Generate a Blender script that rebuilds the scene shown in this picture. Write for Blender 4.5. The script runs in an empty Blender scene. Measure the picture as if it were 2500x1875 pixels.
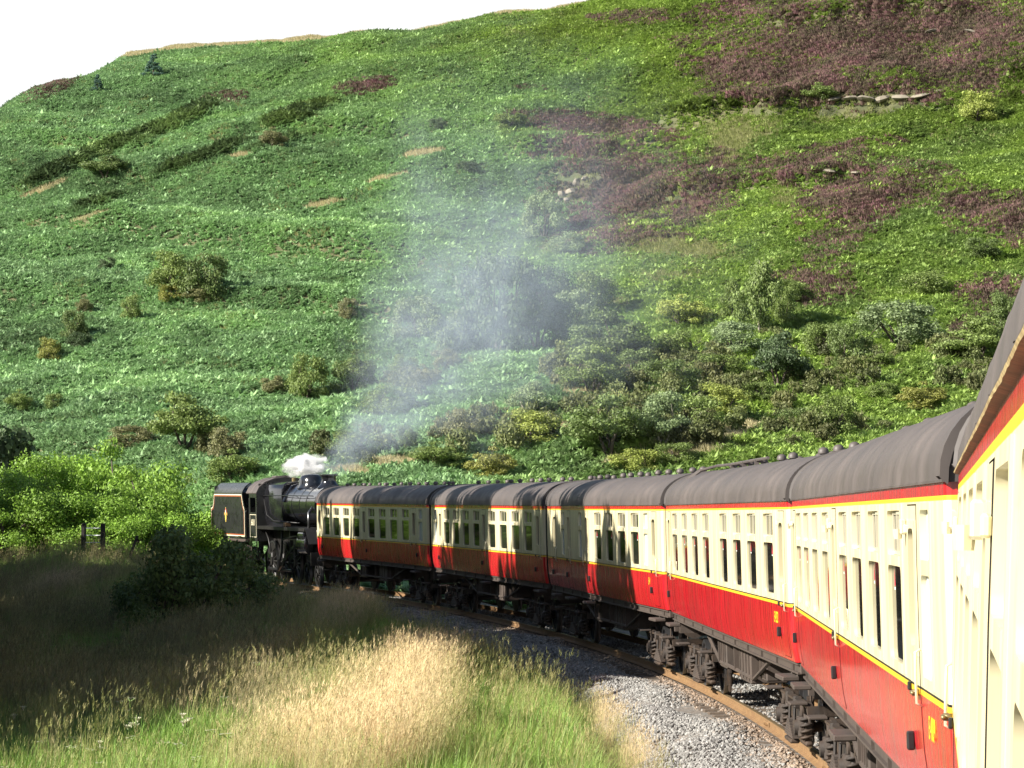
import bpy, math, random
import numpy as np
from mathutils import Matrix, Vector
random.seed(7); RNG = np.random.default_rng(7)
SC = bpy.context.scene
COL = SC.collection

# ------------------------------------------------------------------ camera
F_PX, PIT, ROL, CAM_H = 6903.64, 0.0466073, 0.0067076, 2.922017
cam_d = bpy.data.cameras.new('camera'); cam = bpy.data.objects.new('camera', cam_d); COL.objects.link(cam)
_r0 = Vector((1, 0, 0)); _u0 = Vector((0, -math.sin(PIT), math.cos(PIT))); _f0 = Vector((0, math.cos(PIT), math.sin(PIT)))
_r = _r0*math.cos(ROL) + _u0*math.sin(ROL); _u = _u0*math.cos(ROL) - _r0*math.sin(ROL)
m = Matrix.Identity(4)
for i in range(3):
    m[i][0] = _r[i]; m[i][1] = _u[i]; m[i][2] = -_f0[i]
m[2][3] = CAM_H
cam.matrix_world = m
cam_d.sensor_width = 36; cam_d.lens = 36*F_PX/2500
cam_d.clip_start = 0.1; cam_d.clip_end = 9000
SC.camera = cam

# ------------------------------------------------------------------ sun and sky
SUN_EL = math.radians(29); SUN_AZ = math.atan2(-0.91, -0.41)      # azimuth of the sun, clockwise from +Y
to_sun = Vector((math.sin(SUN_AZ)*math.cos(SUN_EL), math.cos(SUN_AZ)*math.cos(SUN_EL), math.sin(SUN_EL)))
sd = bpy.data.lights.new('sun', 'SUN'); sun = bpy.data.objects.new('sun', sd); COL.objects.link(sun)
sd.energy = 5.0; sd.angle = math.radians(0.5); sd.color = (1.0, 0.94, 0.84)
sun.rotation_euler = to_sun.to_track_quat('Z', 'Y').to_euler()
world = bpy.data.worlds.new('World'); SC.world = world; world.use_nodes = True
wn = world.node_tree.nodes; wl = world.node_tree.links; wn.clear()
wo = wn.new('ShaderNodeOutputWorld'); bg = wn.new('ShaderNodeBackground'); sky = wn.new('ShaderNodeTexSky')
sky.sky_type = 'NISHITA'; sky.sun_disc = False; sky.sun_elevation = SUN_EL; sky.sun_rotation = SUN_AZ
sky.air_density = 1.0; sky.dust_density = 0.6; sky.ozone_density = 1.0; sky.altitude = 0
wtc = wn.new('ShaderNodeTexCoord'); wsp = wn.new('ShaderNodeSeparateXYZ'); wl.new(wtc.outputs['Generated'], wsp.inputs[0])
wmr = wn.new('ShaderNodeMapRange'); wmr.interpolation_type = 'SMOOTHSTEP'; wl.new(wsp.outputs[2], wmr.inputs[0])
for i_, v_ in enumerate((.19, .34, 1.0, 0.0)): wmr.inputs[i_+1].default_value = v_     # white band added low in the sky all round, kept narrow to darken shade
wmx = wn.new('ShaderNodeMix'); wmx.data_type = 'RGBA'; wl.new(wmr.outputs[0], wmx.inputs[0]); wl.new(sky.outputs[0], wmx.inputs[6]); wmx.inputs[7].default_value = (9.2, 9.25, 9.3, 1)
wl.new(wmx.outputs[2], bg.inputs[0]); wl.new(bg.outputs[0], wo.inputs[0]); bg.inputs[1].default_value = 0.05
SC.view_settings.view_transform = 'Standard'; SC.view_settings.look = 'None'
SC.view_settings.exposure = 1.3; SC.view_settings.gamma = 1.0; SC.view_settings.use_curve_mapping = False
SC.render.engine = 'CYCLES'
SC.cycles.max_bounces = 6; SC.cycles.diffuse_bounces = 2; SC.cycles.glossy_bounces = 3; SC.cycles.transparent_max_bounces = 8
SC.cycles.volume_bounces = 3; SC.cycles.volume_step_rate = 2.0; SC.cycles.volume_max_steps = 96
SC.cycles.use_denoising = True

# ------------------------------------------------------------------ helpers
def link(o, parent=None):
    COL.objects.link(o)
    if parent is not None: o.parent = parent
    return o

def tag(o, label=None, cat=None, group=None, kind=None):
    if label: o['label'] = label
    if cat: o['category'] = cat
    if group: o['group'] = group
    if kind: o['kind'] = kind
    return o

def empty(name, mat=None, loc=None, parent=None):
    o = bpy.data.objects.new(name, None); link(o, parent)
    o.empty_display_size = 0.3
    if mat is not None: o.matrix_world = mat
    if loc is not None: o.location = loc
    return o

class MB:
    """collects shapes into one mesh"""
    def __init__(s): s.v = []; s.f = []; s.m = []
    def add(s, vs, fs, mi=0):
        b = len(s.v); s.v += [tuple(p) for p in vs]
        s.f += [tuple(i+b for i in f) for f in fs]; s.m += [mi]*len(fs); return s
    def box(s, x0, x1, y0, y1, z0, z1, mi=0, bev=0.0):
        if bev <= 0:
            vs = [(x, y, z) for z in (z0, z1) for y in (y0, y1) for x in (x0, x1)]
            return s.add(vs, [(0,2,3,1),(4,5,7,6),(0,1,5,4),(2,6,7,3),(0,4,6,2),(1,3,7,5)], mi)
        b = min(bev, (x1-x0)*.45, (y1-y0)*.45, (z1-z0)*.45)
        def ring(z, d): return [(x0+d+bb[0]*b, y0+d+bb[1]*b, z) if False else None for bb in ()]
        def oct_(z, i):
            X0, X1, Y0, Y1 = x0+i, x1-i, y0+i, y1-i
            return [(X0+b,Y0,z),(X1-b,Y0,z),(X1,Y0+b,z),(X1,Y1-b,z),(X1-b,Y1,z),(X0+b,Y1,z),(X0,Y1-b,z),(X0,Y0+b,z)]
        R = [oct_(z0, b*.7), oct_(z0+b, 0), oct_(z1-b, 0), oct_(z1, b*.7)]
        vs = sum(R, []); fs = [tuple(range(7, -1, -1)), tuple(range(24, 32))]
        for k in range(3):
            for i in range(8): fs.append((k*8+i, k*8+(i+1)%8, (k+1)*8+(i+1)%8, (k+1)*8+i))
        return s.add(vs, fs, mi)
    def tube(s, pts, rad, n=8, mi=0, caps=True):
        pts = [Vector(p) for p in pts]; N = len(pts)
        if not hasattr(rad, '__len__'): rad = [rad]*N
        vs = []; prev = None
        for i, p in enumerate(pts):
            t = (pts[min(i+1, N-1)] - pts[max(i-1, 0)])
            t = t.normalized() if t.length > 1e-9 else Vector((0, 0, 1))
            a = prev if prev is not None else (Vector((0, 0, 1)) if abs(t.z) < .9 else Vector((1, 0, 0)))
            u = (a - t*a.dot(t)).normalized(); w = t.cross(u); prev = u
            for k in range(n):
                an = 2*math.pi*k/n; vs.append(p + (u*math.cos(an) + w*math.sin(an))*rad[i])
        fs = []
        for i in range(N-1):
            for k in range(n): fs.append((i*n+k, i*n+(k+1) % n, (i+1)*n+(k+1) % n, (i+1)*n+k))
        if caps: fs += [tuple(range(n-1, -1, -1)), tuple(range((N-1)*n, N*n))]
        return s.add(vs, fs, mi)
    def loft(s, rings, mi=0, closed=True, caps=True):
        n = len(rings[0]); vs = sum([list(r) for r in rings], []); fs = []
        for i in range(len(rings)-1):
            for k in range(n if closed else n-1): fs.append((i*n+k, i*n+(k+1) % n, (i+1)*n+(k+1) % n, (i+1)*n+k))
        if caps and closed: fs += [tuple(range(n-1, -1, -1)), tuple(range((len(rings)-1)*n, len(rings)*n))]
        return s.add(vs, fs, mi)
    def prism(s, poly, axis, a0, a1, mi=0):
        """polygon of 2-D points extruded along axis 0/1/2"""
        def P(p, a): return {0: (a, p[0], p[1]), 1: (p[0], a, p[1]), 2: (p[0], p[1], a)}[axis]
        return s.loft([[P(p, a0) for p in poly], [P(p, a1) for p in poly]], mi)
    def mesh(s, name, mats, smooth=False, angle=None):
        me = bpy.data.meshes.new(name); me.from_pydata(s.v, [], s.f)
        for mt in mats: me.materials.append(mt)
        if len(mats) > 1: me.polygons.foreach_set('material_index', s.m)
        if smooth or angle: me.polygons.foreach_set('use_smooth', [True]*len(s.f))
        me.validate(); me.update()
        if angle:
            try: me.set_sharp_from_angle(angle=math.radians(angle))
            except Exception: pass
        return me
    def build(s, name, mats, parent=None, smooth=False, angle=None):
        if not isinstance(mats, (list, tuple)): mats = [mats]
        return link(bpy.data.objects.new(name, s.mesh(name, mats, smooth, angle)), parent)

def put(name, me, parent=None, loc=(0, 0, 0), rot=(0, 0, 0), scale=None):
    o = bpy.data.objects.new(name, me); link(o, parent); o.location = loc; o.rotation_euler = rot
    if scale is not None: o.scale = scale if hasattr(scale, '__len__') else (scale,)*3
    return o

def copy_tree(o, parent=None):
    c = o.copy(); COL.objects.link(c)
    if parent is not None: c.parent = parent
    for ch in list(o.children): copy_tree(ch, c)
    return c

# ------------------------------------------------------------------ materials
def mat(name, base, rough=.6, metal=0.0, var=0.0, scale=6.0, stretch=(1, 1, 1), dirt=None, dirt_amt=0.0, spec=.5, bump=0.0,
        coords='Object', transl=0.0, island=0.0, objvar=0.0, tint=False, tint2=None, coat=0.0, rough_var=0.0):
    m = bpy.data.materials.new(name); m.use_nodes = True; nt = m.node_tree; N = nt.nodes; L = nt.links
    bs = N['Principled BSDF']; out = N['Material Output']
    bs.inputs['Roughness'].default_value = rough; bs.inputs['Metallic'].default_value = metal
    bs.inputs['Specular IOR Level'].default_value = spec
    if coat: bs.inputs['Coat Weight'].default_value = coat; bs.inputs['Coat Roughness'].default_value = .08
    rgb = N.new('ShaderNodeRGB'); rgb.outputs[0].default_value = (*base, 1); c = rgb.outputs[0]
    def mixc(fac, a, b, mode='MIX'):
        x = N.new('ShaderNodeMix'); x.data_type = 'RGBA'; x.blend_type = mode
        if hasattr(fac, 'links'): L.new(fac, x.inputs[0])
        else: x.inputs[0].default_value = fac
        for sck, v in ((6, a), (7, b)):
            if hasattr(v, 'links'): L.new(v, x.inputs[sck])
            else: x.inputs[sck].default_value = (*v, 1)
        return x.outputs[2]
    def rng(v, a, b, c_, d):
        r = N.new('ShaderNodeMapRange'); L.new(v, r.inputs[0])
        for i, q in enumerate((a, b, c_, d)): r.inputs[i+1].default_value = q
        return r.outputs[0]
    def valmul(col, v):
        h = N.new('ShaderNodeHueSaturation'); L.new(col, h.inputs['Color']); L.new(v, h.inputs['Value']); return h.outputs[0]
    nz = None
    if var or dirt or bump or rough_var:
        tc = N.new('ShaderNodeTexCoord'); mp = N.new('ShaderNodeMapping'); mp.inputs['Scale'].default_value = stretch
        L.new(tc.outputs[coords], mp.inputs[0])
        nz = N.new('ShaderNodeTexNoise'); nz.inputs['Scale'].default_value = scale; nz.inputs['Detail'].default_value = 5
        L.new(mp.outputs[0], nz.inputs['Vector'])
        n2 = N.new('ShaderNodeTexNoise'); n2.inputs['Scale'].default_value = scale*.23; n2.inputs['Detail'].default_value = 4
        L.new(mp.outputs[0], n2.inputs['Vector'])
    if var: c = valmul(c, rng(nz.outputs[0], .3, .7, 1-var, 1+var))
    if dirt: c = mixc(rng(n2.outputs[0], .5-.25*dirt_amt, .75-.2*dirt_amt, 0, dirt_amt), c, dirt)
    if rough_var: L.new(rng(nz.outputs[0], .35, .7, max(0, rough-rough_var), rough+rough_var), bs.inputs['Roughness'])
    if island:
        g = N.new('ShaderNodeNewGeometry'); c = valmul(c, rng(g.outputs['Random Per Island'], 0, 1, 1-island, 1+island))
    if objvar:
        oi = N.new('ShaderNodeObjectInfo'); c = valmul(c, rng(oi.outputs['Random'], 0, 1, 1-objvar, 1+objvar))
    if tint:
        at = N.new('ShaderNodeAttribute'); at.attribute_type = 'INSTANCER'; at.attribute_name = 'tint'
        if tint2: c = mixc(at.outputs['Fac'], c, tint2)
        at2 = N.new('ShaderNodeAttribute'); at2.attribute_type = 'INSTANCER'; at2.attribute_name = 'val'
        c = valmul(c, at2.outputs['Fac'])
    L.new(c, bs.inputs['Base Color'])
    if bump:
        bp = N.new('ShaderNodeBump'); bp.inputs['Strength'].default_value = bump; bp.inputs['Distance'].default_value = .02
        L.new(nz.outputs[0], bp.inputs['Height']); L.new(bp.outputs[0], bs.inputs['Normal'])
    if transl:
        tr = N.new('ShaderNodeBsdfTranslucent'); L.new(c, tr.inputs[0]); mx = N.new('ShaderNodeMixShader')
        mx.inputs[0].default_value = transl; L.new(bs.outputs[0], mx.inputs[1]); L.new(tr.outputs[0], mx.inputs[2])
        L.new(mx.outputs[0], out.inputs[0])
    return m

M = {}
M['cream'] = mat('cream_paint', (.73, .665, .44), .36, var=.10, scale=4, stretch=(5, 1, .4), dirt=(.44, .36, .20), dirt_amt=.5, coat=.2, bump=.04)
M['red'] = mat('crimson_paint', (.55, .008, .018), .28, var=.24, scale=6, stretch=(5, 1, .22), dirt=(.30, .045, .03), dirt_amt=.5, bump=.05, coat=.4, rough_var=.12)
M['yellow'] = mat('yellow_lining', (.75, .46, .03), .4)
M['black'] = mat('black_paint', (.012, .012, .013), .4, var=.2)
M['roof'] = mat('roof_grey', (.10, .083, .076), .62, var=.2, scale=2.2, stretch=(1, 1, 1), dirt=(.06, .052, .05), dirt_amt=.7, rough_var=.1)
M['glass'] = mat('dark_glass', (.014, .015, .013), .04, spec=.6)
M['frosted'] = mat('frosted_glass', (.42, .47, .48), .25)
M['alu'] = mat('worn_aluminium', (.62, .58, .44), .35, metal=.3)
M['brass'] = mat('dull_brass', (.20, .16, .08), .45, metal=.6)
M['frame'] = mat('underframe_brown', (.052, .040, .033), .75, var=.3, scale=7, dirt=(.07, .05, .04), dirt_amt=.7, bump=.3)
M['bogie'] = mat('bogie_grime', (.020, .017, .016), .7, var=.35, scale=9, dirt=(.060, .036, .021), dirt_amt=.75, bump=.3)
M['steel'] = mat('wheel_steel', (.10, .10, .11), .4, metal=.7, var=.2)
M['tyre'] = mat('bright_tyre', (.20, .20, .21), .3, metal=.9)
M['rubber'] = mat('gangway_rubber', (.010, .010, .010), .8)
M['peelp'] = mat('peeling_cream_edge', (.50, .40, .20), .7, var=.4, scale=16, dirt=(.22, .13, .06), dirt_amt=.6)
M['peel'] = mat('peeling_gutter', (.20, .10, .062), .7, var=.45, scale=14, dirt=(.10, .06, .035), dirt_amt=.8, bump=.5)
M['rust'] = mat('rail_rust', (.21, .125, .056), .7, var=.25, scale=10, dirt=(.16, .085, .04), dirt_amt=.5)
M['railtop'] = mat('rail_head', (.26, .19, .11), .35, metal=.5)
M['sleeper'] = mat('sleeper_wood', (.10, .075, .055), .85, var=.3, scale=8, stretch=(1, 6, 1))
M['loco'] = mat('loco_black', (.010, .010, .012), .16, var=.2, scale=4, coat=.6, rough_var=.06)
M['locod'] = mat('loco_grime', (.010, .009, .008), .5, var=.3, scale=6)
M['tender'] = mat('tender_black', (.020, .021, .020), .32, var=.25, scale=3, coat=.3, rough_var=.08)
M['lining'] = mat('cream_lining', (.72, .66, .46), .5)
M['lired'] = mat('red_lining', (.42, .10, .04), .5)
M['crest'] = mat('crest_red', (.50, .12, .10), .5)
M['crestg'] = mat('crest_gold', (.72, .50, .10), .5)
M['coal'] = mat('coal', (.012, .012, .012), .45, bump=.6, scale=9, var=.3)
M['copper'] = mat('rod_steel', (.13, .13, .135), .3, metal=.9)
M['orange'] = mat('number_yellow', (.85, .52, .02), .5)
M['sticker'] = mat('sticker_red', (.6, .05, .08), .5)
M['stickw'] = mat('sticker_white', (.8, .8, .8), .5)
# ------------------------------------------------------------------ railway alignment
TX0, TA0, TK, TDK, TG, ZR, CANT = 1.841309, .161102, .00402021, -2.1149e-6, 4.13778e-5, -.36448, .0343793
S_E, PITCH, HB = 27.05596, 20.45, 7.09
_s = np.arange(0, 320.01, .25); _a = TA0 - TK*_s - TDK*_s**2/2
_x = TX0 + np.concatenate([[0], np.cumsum((np.sin(_a[1:])+np.sin(_a[:-1]))/2*.25)])
_y = np.concatenate([[0], np.cumsum((np.cos(_a[1:])+np.cos(_a[:-1]))/2*.25)])
_sb = np.arange(-80, 0, .25); _ab = TA0 + 0*_sb
TS = np.concatenate([_sb, _s]); TA = np.concatenate([_ab, _a])
TX = np.concatenate([TX0 + np.sin(TA0)*_sb, _x]); TY = np.concatenate([np.cos(TA0)*_sb, _y])
def grade(s):
    s = np.asarray(s, float); u = np.clip(s-40, 0, 130); return TG*u*u + 2*TG*130*np.clip(s-170, 0, None)*.3
TZ = grade(TS)
def track(s):
    return (np.array([np.interp(s, TS, TX), np.interp(s, TS, TY), np.interp(s, TS, TZ)]), float(np.interp(s, TS, TA)))
def tpoint(s, d, z):
    """point d metres right of the centre line and z above the datum of the canted track"""
    c, a = track(s); r = np.array([math.cos(a), -math.sin(a), 0]); ct, st = math.cos(CANT), math.sin(CANT)
    return c + r*(d*ct - z*st) + np.array([0, 0, d*st + z*ct])
def vehicle_matrix(sc, half, CANT=CANT):
    A, _ = track(sc-half); B, _ = track(sc+half); c = (A+B)/2; d = (B-A)/np.linalg.norm(B-A)
    r = np.cross(d, [0, 0, 1]); r /= np.linalg.norm(r); u = np.cross(r, d); ct, st = math.cos(CANT), math.sin(CANT)
    r2 = r*ct + u*st; u2 = u*ct - r*st
    m = Matrix.Identity(4)
    for i in range(3): m[i][0] = d[i]; m[i][1] = -r2[i]; m[i][2] = u2[i]; m[i][3] = c[i]
    return m
def lateral(X, Y):
    """signed distance right of the track, and s, for arrays"""
    X = np.asarray(X, float).ravel(); Y = np.asarray(Y, float).ravel(); d = np.empty_like(X); s = np.empty_like(X)
    tx, ty, ts, ta = TX[::4], TY[::4], TS[::4], TA[::4]
    for i in range(0, len(X), 20000):
        a = X[i:i+20000, None]-tx[None]; b = Y[i:i+20000, None]-ty[None]; k = np.argmin(a*a+b*b, 1); j = np.arange(len(k))
        d[i:i+20000] = a[j, k]*np.cos(ta[k]) - b[j, k]*np.sin(ta[k]); s[i:i+20000] = ts[k] + a[j, k]*np.sin(ta[k]) + b[j, k]*np.cos(ta[k])
    return d, s

# ------------------------------------------------------------------ terrain heights
def _hash(ix, iy, seed):
    h = np.sin(ix*127.1 + iy*311.7 + seed*74.7)*43758.5453; return h - np.floor(h)
def vnoise(x, y, seed=0):
    ix = np.floor(x); iy = np.floor(y); fx = x-ix; fy = y-iy; fx = fx*fx*(3-2*fx); fy = fy*fy*(3-2*fy)
    a = _hash(ix, iy, seed); b = _hash(ix+1, iy, seed); c = _hash(ix, iy+1, seed); d = _hash(ix+1, iy+1, seed)
    return (a*(1-fx)+b*fx)*(1-fy) + (c*(1-fx)+d*fx)*fy
def fbm(x, y, seed=0, o=4):
    t = 0; a = .5; n = 0
    for k in range(o): t = t + a*vnoise(x, y, seed+k); n += a; x = x*2.03+17; y = y*2.03-9; a *= .5
    return t/n
def sstep(x, a, b): t = np.clip((x-a)/(b-a), 0, 1); return t*t*(3-2*t)
HD = [60, 105, 130, 150, 170, 200, 222, 245, 268, 290, 316, 343, 380, 450]
HH = [-.8, -.5, .4, 2.2, 5.4, 10.6, 16.0, 22.7, 30.4, 39.0, 50.6, 63.6, 84, 120]
CX = [-400, -200, -120, -90, -78, -66.7, -60, -52, -40, -28, -12, 4, 60, 150, 400]
CZ = [5, 14, 25, 38, 44, 50.5, 57.7, 63.6, 64.7, 65.0, 65.6, 67.0, 78, 90, 97]
def ground(X, Y, fine=True):
    sh = np.shape(X); X = np.asarray(X, float).ravel(); Y = np.asarray(Y, float).ravel()
    d, s = lateral(X, Y); zt = grade(np.clip(s, 0, 240))
    near = np.interp(d, [-60, -30, -20, -13, -8.5, -5.5, -3.6, -2.6, 2.6, 4, 8, 30], [-.9, -1.3, -1.5, -1.3, -.55, -.7, -1.05, -1.15, -1.15, -1.1, -.9, -.5]) + zt
    off = sstep(np.abs(d), 3.2, 6)
    near = near + off*((fbm(X*.16, Y*.16, 3)-.5)*.9 + (fbm(X*.6, Y*.6, 5)-.5)*.25) + sstep(Y, 104, 138)*1.5*sstep(-d, 4, 10)
    # straw mound beside the line and the dip behind it
    near = near + .22*np.exp(-(((X+2.6)/3.6)**2 + ((Y-54)/7)**2)) - .45*np.exp(-(((X+7)/5)**2 + ((Y-66)/9)**2))
    D = Y + .35*X + (fbm(X*.012, Y*.012, 11)-.5)*16 + (fbm(X*.05, Y*.05, 12)-.5)*7
    h = np.interp(D, HD, HH)
    cap = np.interp(X, CX, CZ) + .21*np.clip(D-350, 0, 6.5)*sstep(X, -60, -45) + .01*np.clip(Y-360, 0, 300)
    e = (cap-h)/3.0; h = np.where(e > 4, h, cap - 3.0*np.log1p(np.exp(np.clip(e, -30, 30))))
    # stepped banks that run up the hill to the right
    for (u0, sl, w, amp) in ((244, .55, 1.8, 1.6), (268, .62, 1.8, 1.9), (226, .5, 2.4, .8), (296, .35, 2.5, 1.0), (310, .3, 1.6, 1.2)):
        q = (Y - u0 + sl*(X+20) + (fbm(X*.06, Y*.02, 21)-.5)*10)
        h = h + amp*(sstep(q, -w, w) - sstep(q, w, w+14))*sstep(-X, -5, 12)
    for (yc, xa, xb, amp) in ((296, 16, 42, 2.2), (322, 30, 50, 1.8), (287, 0, 15, 1.5), (268, 14, 32, 1.3), (276, 2, 10, 1.6)):
        q = Y - yc + .3*(X-25) + (fbm(X*.22, Y*.05, 23)-.5)*7; h = h + amp*(sstep(q, -1.0, 1.0) - sstep(q, 1.5, 11))*sstep(X, xa-4, xa+2)*sstep(-X, -xb-4, -xb+2)
    h = h + (fbm(X*.11, Y*.11, 31)-.5)*2.6 + (fbm(X*.035+3, Y*.02, 33)-.5)*3.0
    w = sstep(Y + .3*X, 112, 158)*sstep(np.abs(d), 4, 12)
    w = np.where(d > 0, np.maximum(w, sstep(d, 8, 40)), w)
    z = near*(1-w) + h*w
    # lower valley floor far to the left and behind the camera
    return z.reshape(sh)
def proj(P):
    """world points -> pixel of the 2500 px photograph"""
    P = np.atleast_2d(P); X, Y, Z = P[:, 0], P[:, 1], P[:, 2]-CAM_H; ct, st = math.cos(PIT), math.sin(PIT)
    dep = np.maximum(Y*ct+Z*st, .1); x = X/dep*F_PX; y = -(Z*ct-Y*st)/dep*F_PX; c, s = math.cos(ROL), math.sin(ROL)
    return 1250+x*c-y*s, 937.5+x*s+y*c, dep
def hit(px, py, y0=60, y1=460):
    """ground point seen at a pixel"""
    x = px-1250; y = py-937.5; c, s = math.cos(ROL), math.sin(ROL); x, y = x*c+y*s, -x*s+y*c
    dirv = np.array(_r0)*x/F_PX - np.array(_u0)*y/F_PX + np.array(_f0); dirv = dirv/dirv[1]
    T = np.linspace(y0, y1, 1600); P = np.array([0, 0, CAM_H]) + dirv*T[:, None]
    g = ground(P[:, 0], P[:, 1]); k = np.argmax(P[:, 2] <= g) if (P[:, 2] <= g).any() else len(T)-1
    return P[k]

def axis(lo, hi, dl, dh, step):
    a = list(np.arange(dl, dh, step)); st = step; v = dh
    while v < hi: a.append(v); st *= 1.35; v += st
    st = step; v = dl-step
    while v > lo: a.insert(0, v); st *= 1.35; v -= st
    return np.array(a)
gx = axis(-2500, 2500, -85, 80, 1.1); gy = axis(-900, 5200, 20, 380, 1.1)
GX, GY = np.meshgrid(gx, gy); GZ = ground(GX, GY)
nx, ny = len(gx), len(gy)
idx = (np.arange(ny-1)[:, None]*nx + np.arange(nx-1)[None]).ravel()
quads = np.stack([idx, idx+1, idx+1+nx, idx+nx], 1)
me = bpy.data.meshes.new('ground'); me.vertices.add(nx*ny)
me.vertices.foreach_set('co', np.stack([GX.ravel(), GY.ravel(), GZ.ravel()], 1).ravel())
me.loops.add(quads.size); me.loops.foreach_set('vertex_index', quads.ravel().astype(np.int32))
me.polygons.add(len(quads)); me.polygons.foreach_set('loop_start', np.arange(0, quads.size, 4, dtype=np.int32))
me.polygons.foreach_set('use_smooth', np.ones(len(quads), bool)); me.update(); me.validate()
M['soil'] = mat('soil_and_moss', (.045, .06, .022), .95, var=.45, scale=.7, dirt=(.20, .175, .09), dirt_amt=.6, bump=.4)
me.materials.append(M['soil'])
ground_o = link(bpy.data.objects.new('ground', me)); tag(ground_o, kind='structure')

# ------------------------------------------------------------------ ballast, rails, sleepers
def strip(name, prof, s0, s1, ds, mt, jitter=0, parent=None):
    b = MB(); rings = []
    for s in np.arange(s0, s1, ds):
        ring = []
        for (d, z) in prof:
            j = 0
            if jitter and abs(d) > 1.0: j = (float(vnoise(np.array(s*.45), np.array(d*1.3), 4))-.5)*jitter*2
            ring.append(tpoint(s, d, z+j))
        rings.append(ring)
    b.loft(rings, closed=False); return b.build(name, mt, parent, smooth=True)
M['ballast'] = mat('ballast_stone', (.17, .16, .145), .9, var=.5, scale=16, dirt=(.17, .12, .08), dirt_amt=.4, bump=.8)
BZ = ZR-.20
ballast = strip('ballast_bed', [(-3.5, BZ-.66), (-3.0, BZ-.42), (-2.4, BZ-.13), (-1.75, BZ-.01), (-.85, BZ-.02), (0, BZ-.05), (.85, BZ-.02), (1.75, BZ-.01), (2.4, BZ-.13), (3.3, BZ-.6)], -20, 230, .5, M['ballast'], .16)
tag(ballast, kind='structure')
trk = empty('railway_track', loc=tuple(track(40)[0] + np.array([0, 0, ZR])))
tag(trk, 'single curved railway track with rusty brown rails under the train', 'railway track')
TI = trk.matrix_world.inverted() if False else Matrix.Translation(-trk.location)
for sd_ in (-1, 1):
    g = .7175*sd_; o = sd_
    prof = [(g, ZR-.003), (g, ZR-.035), (g+.027*o, ZR-.05), (g+.027*o, ZR-.125), (g-.032*o, ZR-.15), (g-.032*o, ZR-.159), (g+.107*o, ZR-.159), (g+.107*o, ZR-.15), (g+.045*o, ZR-.125), (g+.045*o, ZR-.05), (g+.072*o, ZR-.035), (g+.072*o, ZR-.003), (g+.06*o, ZR), (g+.012*o, ZR)]
    b = MB(); rings = [[tpoint(s, d, z) for (d, z) in prof] for s in np.arange(-20, 230, .6)]
    b.loft(rings); n = len(prof)
    b.m = [1 if (f_[0] % n in (12, 13, 11)) and len(f_) == 4 else 0 for f_ in b.f]
    r = b.build('rail', [M['rust'], M['railtop']]); r.parent = trk; r.matrix_parent_inverse = Matrix.Translation(-trk.location)
slb = MB(); slb.box(-.125, .125, -1.3, 1.3, -.06, .06, bev=.015)
sl_me = slb.mesh('sleeper', [M['sleeper']])
for s in np.arange(18, 160, .76):
    p = tpoint(s, 0, ZR-.285); _, a = track(s)
    o = put('sleeper', sl_me, trk); o.location = Vector(p)-trk.location; o.rotation_euler = (0, 0, math.pi/2-a)
fb = MB(); fb.box(-.24, .24, -.012, .012, -.045, .045, bev=.006)
for k in range(4): fb.tube([(-.18+.12*k, -.012, 0), (-.18+.12*k, -.04, 0)], .018, 6)
fp_me = fb.mesh('fishplate', [M['rust']])
for s in (28.2, 38.9, 47.0):
    p = tpoint(s, -.775, ZR-.09); _, a = track(s)
    o = put('fishplate', fp_me, trk); o.location = Vector(p)-trk.location; o.rotation_euler = (0, 0, math.pi/2-a+math.pi)
# ------------------------------------------------------------------ coaches
PZ = [1.06, 1.20, 1.45, 1.8, 2.2, 2.66, 3.2]; PY = [1.345, 1.375, 1.402, 1.41, 1.409, 1.407, 1.398]
def sy(z): return float(np.interp(z, PZ, PY))
ROWS = [1.06, 1.10, 1.25, 1.42, 1.6, 1.79, 1.828, 1.845, 1.87, 2.05, 2.2, 2.66, 2.95, 3.07, 3.085, 3.115, 3.2]
def rowmat(z): return 0 if z < 1.79 or z > 3.115 else 1 if z < 1.828 else 3 if z < 1.845 else 2 if z < 3.085 else 1
BODY_M = ['red', 'yellow', 'cream', 'black']
HEX = 9.83
def ring_fill(b, x0, x1, z0, z1, ix0, ix1, iz0, iz1, r, off, depth, mi, sgn):
    """flat plate with a rounded opening and a reveal going inwards"""
    k = 4; inner = []; outer = []
    for (cx, cz, a0) in ((ix1-r, iz1-r, 0), (ix0+r, iz1-r, 90), (ix0+r, iz0+r, 180), (ix1-r, iz0+r, 270)):
        for j in range(k+1):
            a = math.radians(a0+90*j/k); inner.append((cx+r*math.cos(a), cz+r*math.sin(a)))
        X = x1 if cx > (ix0+ix1)/2 else x0; Z = z1 if cz > (iz0+iz1)/2 else z0
        seq = [(X, cz), (X, (cz+Z)/2), (X, Z), ((cx+X)/2, Z), (cx, Z)]
        outer += seq if a0 in (0, 180) else seq[::-1]
    n = len(inner)
    P = lambda p, o: (p[0], sgn*(sy(p[1])+o), p[1])
    b.loft([[P(p, off-.012) for p in outer], [P(p, off) for p in outer], [P(p, off) for p in inner], [P(p, off-depth) for p in inner]] if True else [], mi, True, False)
def pane_mesh(name, x0, x1, z0, z1, off, mt, sgn):
    b = MB(); a = [(x0, sgn*(sy(z)+off), z) for z in (z0, z1)]; c = [(x1, sgn*(sy(z)+off), z) for z in (z0, z1)]
    d = .006*sgn
    b.add([a[0], c[0], c[1], a[1]] + [(p[0], p[1]-d, p[2]) for p in (a[0], c[0], c[1], a[1])], [(0,1,2,3), (7,6,5,4), (0,4,5,1), (1,5,6,2), (2,6,7,3), (3,7,4,0)])
    return b.mesh(name, [mt])
MC = {}
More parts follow.
